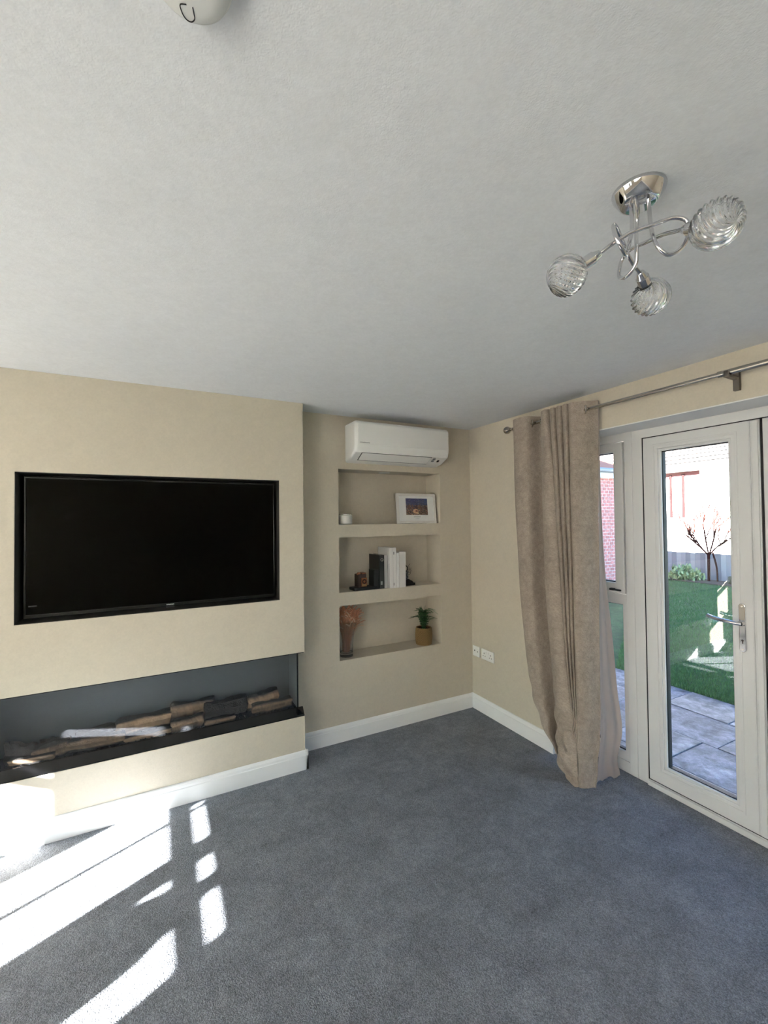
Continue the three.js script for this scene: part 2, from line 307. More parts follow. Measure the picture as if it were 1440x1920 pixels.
const logLabels = ['rounded charred log at the left end of the fireplace', 'slim pale faced log at the front left of the fireplace', 'short log behind the leftmost pair in the fireplace', 'charred log overlapping the leftmost log in the fireplace', 'long brown log lying left of the fireplace middle', 'dark back log half hidden left of the fireplace middle', 'upper pale faced log left of the fireplace middle', 'low front log below the upper middle log', 'large dark upper log at the fireplace middle', 'low front log under the large dark middle log', 'brown log with a knot right of the fireplace middle', 'small grey front log below the knotted log', 'pale split log on top at the right end of the fireplace', 'grey charred front log at the right end of the fireplace'];
const logTex = fbm(512, [8, 32, 128], [0.5, 0.5, 0.5], 71);
const logBump = tex(512, gray(logTex), false, 4);
const logMat = M({ name: 'burnt_log', vertexColors: true, roughness: 0.75, bumpMap: logBump, bumpScale: 0.006 });
LOGS.forEach(([xa, xb, ya, yb, z], k) => {
  const L = xb - xa, h = yb - ya, d = Math.min(0.085, Math.max(0.05, h * 0.9)), nu = 26, nv = 14;
  const pos = [], col = [], uv = [], idx = [], ph = rr(0, 9), tilt = rr(-0.12, 0.12), bend = rr(-0.12, 0.12), ridge = [...Array(nv)].map(() => rr(-0.07, 0.07)), chunk = [...Array(nv * 6)].map(() => rr(-0.035, 0.035)), step = (u, j) => chunk[j * 6 + Math.min(5, Math.floor(u * 6))];
  for (let i = 0; i <= nu; i++) for (let j = 0; j < nv; j++) {
    const u = i / nu, a = j / nv * Math.PI * 2;
    // a split log: flat pale face to the front, charred bark above and below
    let cy = Math.sin(a), cz = Math.cos(a);
    const flat = cz > 0.45; if (flat) cz = 0.45 + (cz - 0.45) * 0.15;
    const n = ridge[j] + Math.sin(u * 6 + ph + ridge[j] * 30) * 0.05 + Math.sin(u * 17 + ph * 2) * 0.02 * Math.sin(a + ph) + step(u, j);
    const e = i === 0 || i === nu ? 0.92 : 1, w = (0.5 + n) * e * (1 - 0.25 * Math.abs(u - 0.5) * bend * 4);
    pos.push((u - 0.5) * L + (i === 0 || i === nu ? 0 : 0) + Math.sin(a * 3 + ph) * 0.006, h / 2 + cy * h * w + (u - 0.5) * tilt * h * 2, cz * d * w);
    const tan = flat && cy > -0.55 && cy < 0.75 && k % 5 !== 0 ? 1 : 0, b = 0.9 + ridge[j] * 5 + step(u, j) * 6 + rr(-0.15, 0.15), pale = [1, 7, 12, 6, 10].includes(k) ? 1.5 : 1;
    const c = tan ? [0.26 * pale, 0.175 * pale, 0.11 * pale] : [0.03, 0.027, 0.024];
    const m = Math.max(0.35, b); col.push(c[0] * m, c[1] * m, c[2] * m); uv.push(u * L, j / nv * 0.3);
  }
  for (let i = 0; i < nu; i++) for (let j = 0; j < nv; j++) { const a = i * nv + j, b = i * nv + (j + 1) % nv, c = a + nv, e = b + nv; idx.push(a, b, c, b, e, c); }
  for (const end of [0, nu]) { const c = pos.length / 3; let sx = 0, sy = 0, sz = 0; for (let j = 0; j < nv; j++) { sx += pos[(end * nv + j) * 3]; sy += pos[(end * nv + j) * 3 + 1]; sz += pos[(end * nv + j) * 3 + 2]; } pos.push(sx / nv + (end ? 0.004 : -0.004), sy / nv, sz / nv); col.push(0.16, 0.10, 0.06); uv.push(0, 0); for (let j = 0; j < nv; j++) { const a = end * nv + j, b = end * nv + (j + 1) % nv; if (end) idx.push(a, b, c); else idx.push(b, a, c); } }
  let g = new THREE.BufferGeometry(); g.setAttribute('position', new THREE.Float32BufferAttribute(pos, 3)); g.setAttribute('color', new THREE.Float32BufferAttribute(col, 3)); g.setAttribute('uv', new THREE.Float32BufferAttribute(uv, 2)); g.setIndex(idx); g.computeVertexNormals();
  g = toCreasedNormals(g, 0.7);
  const m = mesh(k ? 'log_' + String(k).padStart(3, '0') : 'log', g, logMat);
  m.position.set((xa + xb) / 2, ya, z - 0.02); m.rotation.y = rr(-0.06, 0.06);
  tag(m, logLabels[k], 'log', 'artificial logs in the fireplace');
});
{ // clear and black glass chips under the logs
  const g = []; for (let k = 0; k < 420; k++) { const s = rr(0.003, 0.009), q = new THREE.IcosahedronGeometry(s, 0).rotateX(rr(0, 3)).rotateY(rr(0, 3)).translate(rr(-3.16, -1.62), 0.372 + rr(-0.001, 0.004), rr(0.0, 0.158)); g.push(q); }
  const e = mesh('ember_glass', merge(g), M({ name: 'crystal_chips', color: 0x2c2e31, roughness: 0.08 })); e.userData.kind = 'stuff'; tag(e, 'scattered glossy dark glass chips under the fireplace logs', 'glass chips');
}

// ------------------------------------------------------------------ air conditioner
{
  const a = tag(group('air_conditioner', [-0.77, 2.05, 0]), 'white wall mounted air conditioner above the top niche', 'air conditioner');
  const prof = new THREE.Shape(); const pts = [[0, 0], [0.04, 0], [0.1, 0.014], [0.182, 0.056], [0.192, 0.08], [0.196, 0.1]];
  prof.moveTo(0, 0); pts.slice(1).forEach((p) => prof.lineTo(...p)); prof.lineTo(0.2, 0.108); prof.lineTo(0.2, 0.245); prof.absarc(0.165, 0.25, 0.035, 0, Math.PI / 2); prof.lineTo(0, 0.285);
  const W = 0.82, body = extrude(prof, W, 0.0); // along local z
  const g = new THREE.ExtrudeGeometry(prof, { depth: W - 0.05, bevelEnabled: true, bevelSize: 0.02, bevelThickness: 0.025, bevelOffset: -0.02, bevelSegments: 6, curveSegments: 10 });
  g.translate(0, 0, -(W - 0.05) / 2).rotateY(-Math.PI / 2);   // local x -> z
  g.rotateY(0);
  mesh('casing', toCreasedNormals(g, 0.6), whitePlastic, a);
  mesh('front_panel', toCreasedNormals(new THREE.ExtrudeGeometry(rectShape(-W / 2 + 0.02, W / 2 - 0.02, 0.112, 0.262), { depth: 0.004, bevelEnabled: true, bevelSize: 0.004, bevelThickness: 0.004, bevelOffset: -0.004, bevelSegments: 3 }).translate(0, 0, 0.196), 0.5), whitePlastic, a);
  const ang = Math.atan2(0.042, 0.08), onSlope = (geo) => geo.rotateX(-0).applyMatrix4(new THREE.Matrix4().makeBasis(V(1, 0, 0), V(0, Math.sin(ang), Math.cos(ang)).normalize(), V(0, -Math.cos(ang), Math.sin(ang)))).translate(0, 0.035, 0.141);
  mesh('louver_slot', onSlope(box(-0.352, 0.25, -0.048, 0.047, 0.001, 0.0035)), M({ name: 'slot_dark', color: 0x1c1d1e, roughness: 0.6 }), a);
  mesh('louver_flap', onSlope(rbox(-0.347, 0.246, -0.040, 0.0445, -0.001, 0.0075, 0.002)), whitePlastic, a);
  mesh('receiver_window', merge([onSlope(rbox(0.275, 0.297, 0.012, 0.034, -0.002, 0.004, 0.002)), onSlope(rbox(0.275, 0.297, -0.012, 0.004, -0.002, 0.0035, 0.002))]), M({ name: 'grey_window', color: 0x77777a, roughness: 0.3 }), a);
  mesh('display', onSlope(rbox(0.325, 0.343, -0.012, 0.012, -0.002, 0.004, 0.002)), blackGloss, a);
  const lg = []; for (let k = 0; k < 8; k++) lg.push(box(-0.372 + k * 0.0095, -0.3655 + k * 0.0095, 0.121, 0.128 - (k % 3) * 0.0008, 0.2035, 0.2046));
  mesh('maker_mark', merge(lg), M({ name: 'grey_mark', color: 0x9d9c98, roughness: 0.5 }), a);
}

// ------------------------------------------------------------------ things in the niches
const S1 = NY[0][0], S2 = NY[1][0], S3 = NY[2][0];
{ // recessed downlight in the top of the upper niche
  const d = tag(group('downlight', [-0.795, NY[0][1], -0.1]), 'small white round downlight in the top of the upper niche', 'downlight');
  mesh('rim', lathe([[0.03, 0.002], [0.031, -0.003], [0.044, -0.004], [0.046, 0.0005]], 40), whitePlastic, d);
  mesh('lens', cyl(0.031, 0.031, 0.003, 32).translate(0, 0.0005, 0), M({ name: 'frosted_lens', color: 0xd8d6d0, roughness: 0.4 }), d);
}
{ // framed print
  const W = 0.382, Hh = 0.246;
  const f = tag(group('picture_frame', [-0.533, S1 + 0.001, -0.012]), 'white framed colourful city print leaning in the top niche', 'picture');
  f.rotation.x = -0.09; f.rotation.y = 0.03;
  const cream = M({ name: 'white_frame', color: 0xe4dfd8, roughness: 0.4 });
  mesh('frame', plateZ(-W / 2, W / 2, 0, Hh, [[-W / 2 + 0.02, W / 2 - 0.02, 0.02, Hh - 0.02]], -0.02, 0, 0.003), cream, f);
  mesh('backing', box(-W / 2 + 0.01, W / 2 - 0.01, 0.01, Hh - 0.01, -0.018, -0.012), M({ name: 'card_back', color: 0x3a2d22, roughness: 0.8 }), f);
  mesh('mount', box(-W / 2 + 0.018, W / 2 - 0.018, 0.018, Hh - 0.018, -0.012, -0.008), M({ name: 'mount_card', color: 0xefefec, roughness: 0.7 }), f);
  // printed picture: an evening square with lit terraces under a blue sky
  const cw = 384, ch = 256, cv = document.createElement('canvas'); cv.width = cw; cv.height = ch; const c = cv.getContext('2d');
  for (let y = 0; y < ch; y++) { const t = y / ch; c.fillStyle = `rgb(${60 + 40 * t},${70 + 30 * t},${130 - 50 * t})`; c.fillRect(0, y, cw, 1); }
  c.fillStyle = '#2c5aa0'; c.fillRect(330, 0, 44, 90);
  for (let k = 0; k < 240; k++) { const x = rr(0, cw), y = rr(0, 110); c.fillStyle = ['#4a5a8c', '#5f6a94', '#3d4c7e', '#6d6f86'][Math.floor(rr(0, 4))]; c.fillRect(x, y, rr(6, 30), rr(3, 9)); }
  for (let k = 0; k < 900; k++) { const y = 95 + Math.pow(rnd(), 0.8) * 160, x = rr(-6, cw); c.fillStyle = ['#4a2a2c', '#7a4a44', '#b98a66', '#d9b48a', '#3a2630', '#8a5c58', '#56423e', '#c79a7c', '#6e6a4e', '#46506c'][Math.floor(rr(0, 10))]; c.fillRect(x, y, rr(3, 16), rr(3, 12)); }
  for (let k = 0; k < 16; k++) { const x = rr(10, 360), w = rr(10, 26), h = rr(30, 90); c.fillStyle = ['#5b3a36', '#6b4a48', '#4c4658', '#84604e'][k % 4]; c.fillRect(x, 150 - h * 0.7, w, h); }
  c.fillStyle = '#e2b98e'; c.beginPath(); c.ellipse(170, 200, 46, 38, 0, 0, 7); c.fill(); c.fillStyle = '#7c3a30'; c.beginPath(); c.ellipse(185, 195, 24, 12, 0, 0, 7); c.fill(); c.fillStyle = '#f2e6b0'; c.fillRect(192, 218, 26, 24);
  for (let k = 0; k < 220; k++) { c.fillStyle = ['#e8cfa0', '#d9a070', '#3a2226', '#97665a'][k % 4]; c.fillRect(rr(0, cw), rr(150, 256), rr(2, 6), rr(2, 6)); }
  const ct = new THREE.CanvasTexture(cv); ct.colorSpace = THREE.SRGBColorSpace;
  const pic = new THREE.PlaneGeometry(0.212, 0.136).translate(0.004, 0.138, -0.0074);
  mesh('print', pic, M({ name: 'city_print', map: ct, roughness: 0.5 }), f);
  const cv2 = document.createElement('canvas'); cv2.width = 256; cv2.height = 96; const d = cv2.getContext('2d'); d.fillStyle = '#efefec'; d.fillRect(0, 0, 256, 96);
  d.strokeStyle = '#4a4a52'; d.lineWidth = 5; d.beginPath(); d.moveTo(30, 34); for (let k = 0; k <= 24; k++) d.lineTo(30 + k * 8, 30 + Math.sin(k * 1.9) * (k % 5 === 0 ? 15 : 8)); d.stroke();
  d.strokeStyle = '#9a93b0'; d.lineWidth = 4; d.beginPath(); for (let k = 0; k <= 16; k++) d.lineTo(72 + k * 7, 74 + Math.sin(k * 2.2) * 6); d.stroke();
  const ct2 = new THREE.CanvasTexture(cv2); ct2.colorSpace = THREE.SRGBColorSpace;
  mesh('caption', new THREE.PlaneGeometry(0.09, 0.034).translate(0.004, 0.048, -0.0075), M({ name: 'caption_print', map: ct2, roughness: 0.7 }), f);
  mesh('glazing', box(-W / 2 + 0.018, W / 2 - 0.018, 0.018, Hh - 0.018, -0.0035, -0.0025), pane, f);
}
{ // candle jar
  const c = tag(group('candle_jar', [-1.152, S1, -0.062]), 'white ribbed candle jar at the left of the top niche', 'candle');
  const pr = [[0.001, 0], [0.046, 0], [0.051, 0.006]]; for (let k = 0; k <= 18; k++) pr.push([0.0515 + (k % 2) * 0.0014, 0.008 + k * 0.0033]); pr.push([0.051, 0.07], [0.048, 0.071], [0.046, 0.066], [0.045, 0.02], [0.001, 0.018]);
  mesh('jar', lathe(pr, 56), M({ name: 'white_ceramic', color: 0xd9d6d0, roughness: 0.3 }), c);
  mesh('lid', lathe([[0.001, 0.076], [0.05, 0.076], [0.0525, 0.0785], [0.0525, 0.084], [0.05, 0.0865], [0.001, 0.087]], 56).translate(0, -0.006, 0), M({ name: 'silver_lid', color: 0xd2d0cb, metalness: 1, roughness: 0.18 }), c);
}
function book(name, label, x, w, h, d, zf, col, pages, rough = 0.5, y = S2) {
  const b = tag(group(name, [x + w / 2, y, zf - d / 2]), label, 'book', 'books on the middle niche shelf');
  const cm = M({ name: name + '_cover', color: col, roughness: rough }), t = 0.0022;
  mesh('cover', merge([rbox(-w / 2, -w / 2 + t, 0, h, -d / 2, d / 2, 0.0008), rbox(w / 2 - t, w / 2, 0, h, -d / 2, d / 2, 0.0008), rbox(-w / 2, w / 2, 0, h, d / 2 - t, d / 2 + 0.0015, 0.001)]), cm, b);
  mesh('pages', box(-w / 2 + t, w / 2 - t, 0.004, h - 0.004, -d / 2 + 0.004, d / 2 - t), M({ name: 'paper', color: pages, roughness: 0.9 }), b);
  return b;
}
const b1 = book('lever_arch_file', 'black lever arch file beside the camera bookend', -0.89, 0.042, 0.262, 0.185, -0.012, 0x0a0a0b, 0xb7b2a8, 0.35);
b1.userData.category = 'file';
mesh('spine_label', box(-0.012, 0.004, 0.03, 0.058, 0.0942, 0.0948), M({ name: 'label_paper', color: 0x9b9b9a, roughness: 0.6 }), b1);
mesh('finger_ring', new THREE.TorusGeometry(0.011, 0.0022, 10, 28).translate(0, 0.225, 0.0945), nickel, b1);
book('thin_book', 'thin grey and white book between black file and tall white book', -0.844, 0.028, 0.258, 0.17, -0.022, 0xb9b8b6, 0xcfccc4);
const b3 = book('tall_book', 'tallest white book in the middle niche', -0.808, 0.058, 0.316, 0.2, 0.004, 0xdddad6, 0xd5d0c6);
mesh('spine_title', merge([box(0.004, 0.010, 0.262, 0.284, 0.1014, 0.1022), box(0.005, 0.010, 0.02, 0.04, 0.1014, 0.1022), box(-0.0004, 0.0004, 0.005, 0.31, 0.1014, 0.1019)]), M({ name: 'spine_ink', color: 0x55524f, roughness: 0.6 }), b3);
const b4 = book('white_book', 'shorter white book beside the projector bookend', -0.746, 0.018, 0.272, 0.18, 0.006, 0xe6e4e0, 0xd5d0c6);
const b5 = book('white_book_001', 'rightmost cream white book in the middle niche', -0.726, 0.058, 0.282, 0.19, 0.012, 0xdcd7d2, 0xd5d0c6);
{ // left bookend with a toy box camera
  const e = tag(group('camera_bookend', [-1.0, S2, -0.055]), 'black bookend with a small copper box camera ornament', 'bookend');
  mesh('base', rbox(-0.105, 0.105, 0, 0.022, -0.055, 0.045, 0.003), blackMatt, e);
  mesh('upright', rbox(0.062, 0.106, 0.02, 0.15, -0.05, 0.04, 0.003), blackMatt, e);
  const cop = M({ name: 'aged_copper', color: 0x8a5a3c, metalness: 0.5, roughness: 0.45 });
  const cam = mesh('camera_body', rbox(-0.066, 0.004, 0.022, 0.122, -0.045, 0.03, 0.006), M({ name: 'camera_dark', color: 0x2a1712, roughness: 0.5 }), e);
  mesh('camera_front', rbox(-0.042, 0.006, 0.028, 0.094, 0.028, 0.037, 0.003), cop, cam);
  mesh('camera_lens', new THREE.TorusGeometry(0.014, 0.005, 12, 28).translate(-0.018, 0.066, 0.038), M({ name: 'camera_lens_dark', color: 0x3a1a10, metalness: 0.4, roughness: 0.3 }), cam);
  mesh('camera_plate', box(-0.036, 0.0, 0.033, 0.046, 0.037, 0.0385), M({ name: 'brass_plate', color: 0x8f744e, metalness: 0.5, roughness: 0.4 }), cam);
  mesh('camera_knob', merge([cyl(0.013, 0.013, 0.016, 20).rotateX(Math.PI / 2).translate(-0.056, 0.124, 0.015), rbox(-0.03, 0.004, 0.12, 0.132, -0.03, 0.024, 0.003)]), cop, cam);
}
{ // right bookend with a toy film projector
  const e = tag(group('projector_bookend', [-0.6, S2, -0.075]), 'black bookend with a small film projector ornament', 'bookend');
  mesh('base', rbox(-0.062, 0.05, 0, 0.02, -0.05, 0.04, 0.003), blackMatt, e);
  mesh('upright', rbox(-0.062, -0.05, 0.018, 0.26, -0.05, 0.04, 0.002), M({ name: 'dark_maroon', color: 0x140b0a, roughness: 0.5 }), e);
  mesh('foot', new THREE.ExtrudeGeometry(new THREE.Shape([[-0.046, 0.02], [0.046, 0.02], [0.03, 0.035], [0.0, 0.05], [-0.046, 0.06]].map((p) => new THREE.Vector2(...p))), { depth: 0.05, bevelEnabled: false }).translate(0, 0, -0.03), blackMatt, e);
  mesh('projector_body', rbox(-0.044, 0.0, 0.05, 0.118, -0.02, 0.015, 0.006), blackMatt, e);
  const reel = (y, z) => merge([new THREE.TorusGeometry(0.016, 0.003, 10, 28), new THREE.CylinderGeometry(0.006, 0.006, 0.008, 16).rotateX(Math.PI / 2)]).translate(-0.022, y, z);
  const sil = M({ name: 'reel_metal', color: 0x8b8d90, metalness: 0.8, roughness: 0.3 });
  mesh('reel', reel(0.068, 0.02), sil, e); mesh('reel', reel(0.102, 0.02), sil, e);
  mesh('reel_top', new THREE.TorusGeometry(0.022, 0.004, 10, 30).translate(-0.02, 0.136, 0.0), blackMatt, e);
  mesh('wire_arm', merge([tube([[0, 0.09, 0], [0.02, 0.12, 0], [0.012, 0.16, 0], [0.026, 0.17, 0]], 0.0014, 24, 6), tube([[0, 0.08, 0], [0.026, 0.09, 0], [0.03, 0.14, 0.004]], 0.0014, 24, 6), new THREE.TorusGeometry(0.014, 0.0013, 6, 24).translate(0.02, 0.115, 0)]), darkSteel, e);
}
{ // glass vase with dried grasses
  const v = tag(group('glass_vase', [-1.142, S3, -0.09]), 'flared clear glass vase of dried orange grasses in the bottom niche', 'vase');
  const o = [[0.001, 0], [0.05, 0], [0.052, 0.004], [0.05, 0.03], [0.052, 0.1], [0.058, 0.17], [0.068, 0.22], [0.085, 0.262], [0.0835, 0.2635], [0.066, 0.2215], [0.0555, 0.17], [0.0495, 0.1], [0.0475, 0.034], [0.044, 0.03], [0.001, 0.03]];
  mesh('vase_glass', lathe(o, 48), M({ name: 'clear_glass', color: 0xffffff, transmission: 1, thickness: 0.004, roughness: 0.0, ior: 1.48 }), v);
  const st = [], hd = [];
  for (let k = 0; k < 220; k++) {
    const a = rr(0, 6.283), r0 = rr(0, 0.03), r1 = Math.pow(rnd(), 0.6) * 0.09, hh = rr(0.26, 0.37) - r1 * 0.55, a2 = a + rr(-0.6, 0.6);
    const top = V(Math.cos(a2) * r1 + 0.02, hh, Math.sin(a2) * r1 * 0.8), xr = Math.max(-0.082, Math.min(0.16, top.x)); top.x = xr; top.z = Math.max(-0.1, Math.min(0.085, top.z));
    const b = V(Math.cos(a) * r0, 0.034, Math.sin(a) * r0), mid = V(b.x * 0.6 + top.x * 0.35, hh * 0.55, b.z * 0.6 + top.z * 0.35); mid.x = Math.max(-0.044, Math.min(0.044, mid.x)); mid.z = Math.max(-0.044, Math.min(0.044, mid.z));
    const cv = new THREE.CatmullRomCurve3([b, mid, top]); const g = new THREE.TubeGeometry(cv, 8, 0.0011, 4);
    const s = rr(0.7, 1.25), cc = [0.5 * s, 0.26 * s, 0.15 * s];
    const paint = (q, c) => { const n = q.attributes.position.count, arr = new Float32Array(n * 3); for (let i = 0; i < n; i++) { arr[i * 3] = c[0]; arr[i * 3 + 1] = c[1]; arr[i * 3 + 2] = c[2]; } q.setAttribute('color', new THREE.BufferAttribute(arr, 3)); return q; };
    st.push(paint(g, cc));
    const tg = cv.getTangent(1); tg.x += rr(-0.5, 0.9); tg.y -= rr(0, 0.7); tg.normalize();
    const nseg = 5; let p = cv.getPoint(1); const hs = rr(0.8, 1.3), c2 = rnd() < 0.18 ? [0.68, 0.5, 0.34] : [0.52 * hs, 0.235 * hs, 0.13 * hs];
    for (let j = 0; j < nseg; j++) { const e = new THREE.OctahedronGeometry(0.0062, 0).scale(0.7, 2.1, 0.55); e.applyQuaternion(new THREE.Quaternion().setFromUnitVectors(V(0, 1, 0), tg.clone().add(V(rr(-0.4, 0.4), 0, rr(-0.4, 0.4))).normalize())).translate(p.x, p.y, p.z); hd.push(paint(e, c2)); p = p.clone().addScaledVector(tg, 0.0095); tg.y -= 0.12; tg.normalize(); p.x = Math.max(-0.088, p.x); p.y = Math.min(0.39, p.y); }
  }
  const dm = M({ name: 'dried_grass', vertexColors: true, roughness: 0.9 });
  mesh('dried_stems', merge(st), dm, v).userData.kind = 'stuff';
  mesh('dried_heads', merge(hd), dm, v).userData.kind = 'stuff';
}
{ // fern in a woven pot
  const p = tag(group('potted_fern', [-0.452, S3, -0.07]), 'small green fern in a woven seagrass pot in the bottom niche', 'potted plant');
  const rings = []; for (let k = 0; k < 15; k++) { const y = 0.005 + k * 0.0092, r = 0.06 + Math.sin(k / 14 * Math.PI) * 0.006; const pts = []; for (let i = 0; i < 44; i++) { const a = i / 44 * Math.PI * 2; pts.push(V(Math.cos(a) * (r + ((i + k) % 2 ? 0.0016 : -0.0016)), y, Math.sin(a) * (r + ((i + k) % 2 ? 0.0016 : -0.0016)))); } rings.push(new THREE.TubeGeometry(new THREE.CatmullRomCurve3(pts, true), 88, 0.0052, 6, true)); }
  mesh('woven_pot', merge(rings), M({ name: 'seagrass', color: 0x94764c, roughness: 0.85, bumpMap: logBump, bumpScale: 0.002 }), p);
  mesh('pot_liner', lathe([[0.001, 0], [0.058, 0], [0.06, 0.06], [0.056, 0.134]], 32), M({ name: 'pot_liner', color: 0x4d3d28, roughness: 0.9, side: THREE.DoubleSide }), p);
  mesh('soil', cyl(0.056, 0.056, 0.004, 28).translate(0, 0.118, 0), M({ name: 'soil', color: 0x1d1611, roughness: 1 }), p);
  const greens = [M({ name: 'fern_green', color: 0x2f5a2c, roughness: 0.55, side: THREE.DoubleSide }), M({ name: 'fern_dark', color: 0x21441f, roughness: 0.55, side: THREE.DoubleSide }), M({ name: 'fern_light', color: 0x3f6d38, roughness: 0.55, side: THREE.DoubleSide })];
  for (let k = 0; k < 44; k++) {
    const a = k * 2.399 + rr(-0.2, 0.2), up = rr(0.09, 0.2), out = k < 24 ? rr(0.05, 0.125) : rr(0.01, 0.05), dir = V(Math.cos(a), 0, Math.sin(a));
    let ox = out; if (dir.z * ox < -0.1) ox = 0.1;
    const b = V(dir.x * 0.012, 0.12, dir.z * 0.012), t = V(dir.x * ox * 1.2, 0.12 + up * (1 - out * 4.2) + 0.03, dir.z * ox), m = V(dir.x * ox * 0.45, 0.12 + up * 0.85, dir.z * ox * 0.45);
    t.x = Math.max(-0.16, Math.min(0.1, t.x)); t.z = Math.max(-0.125, Math.min(0.1, t.z));
    const cv = new THREE.CatmullRomCurve3([b, m, t]), parts = [new THREE.TubeGeometry(cv, 8, 0.0011, 4)];
    for (let j = 2; j <= 12; j++) for (const s of [-1, 1]) { const f = j / 12, q = cv.getPoint(f), tg = cv.getTangent(f), sd = tg.clone().cross(V(0, 1, 0)).normalize().multiplyScalar(s), L = 0.026 * Math.sin(Math.PI * Math.min(0.97, 0.25 + f * 0.72)); const e = q.clone().addScaledVector(sd, L).addScaledVector(tg, L * 0.5).add(V(0, -L * 0.15, 0)), w = tg.clone().multiplyScalar(0.0042), md = q.clone().lerp(e, 0.5).add(V(0, 0.0012, 0)); const g = new THREE.BufferGeometry(); const A = q.clone().sub(w.clone().multiplyScalar(0.4)), B = md.clone().sub(w), C = e, D = md.clone().add(w); g.setAttribute('position', new THREE.Float32BufferAttribute([A, B, D, B, C, D].flatMap((z) => z.toArray()), 3)); g.computeVertexNormals(); g.setAttribute('uv', new THREE.Float32BufferAttribute(new Array(12).fill(0), 2)); parts.push(g); }
    mesh('frond', merge(parts), greens[k % 3], p);
  }
}

// ------------------------------------------------------------------ wall sockets
function socket(name, label, z, y, w, h, kind) {
  const s = tag(group(name, [0, y, z]), label, 'socket', 'sockets beside the corner');
  mesh('face_plate', rbox(-0.011, 0, 0, h, 0, w, 0.003), whitePlastic, s);
  const dk = M({ name: 'socket_dark', color: 0x2b2a2c, roughness: 0.6 }), n = kind === 'double' ? 2 : 1;
  const holes = [];
  if (kind === 'double') for (let k = 0; k < 2; k++) { const c = w * (k ? 0.76 : 0.24); holes.push(box(-0.0118, -0.0105, h * 0.56, h * 0.68, c - 0.003, c + 0.003), box(-0.0118, -0.0105, h * 0.34, h * 0.4, c - 0.016, c - 0.008), box(-0.0118, -0.0105, h * 0.34, h * 0.4, c + 0.008, c + 0.016)); mesh('switch', rbox(-0.015, -0.009, h * 0.62, h * 0.84, w * (k ? 0.56 : 0.38), w * (k ? 0.62 : 0.44), 0.0015), whitePlastic, s); }
  else { holes.push(cyl(0.006, 0.006, 0.002, 16).rotateZ(Math.PI / 2).translate(-0.0112, h * 0.55, w * 0.3), cyl(0.005, 0.005, 0.002, 16).rotateZ(Math.PI / 2).translate(-0.0112, h * 0.5, w * 0.7)); }
  for (const hg of holes) mesh('socket_hole', hg, dk, s);
}
socket('aerial_socket', 'small white aerial plate right beside the corner', 0.02, 0.447, 0.088, 0.086, 'single');
socket('double_socket', 'white double power socket on the right wall', 0.131, 0.447, 0.15, 0.086, 'double');

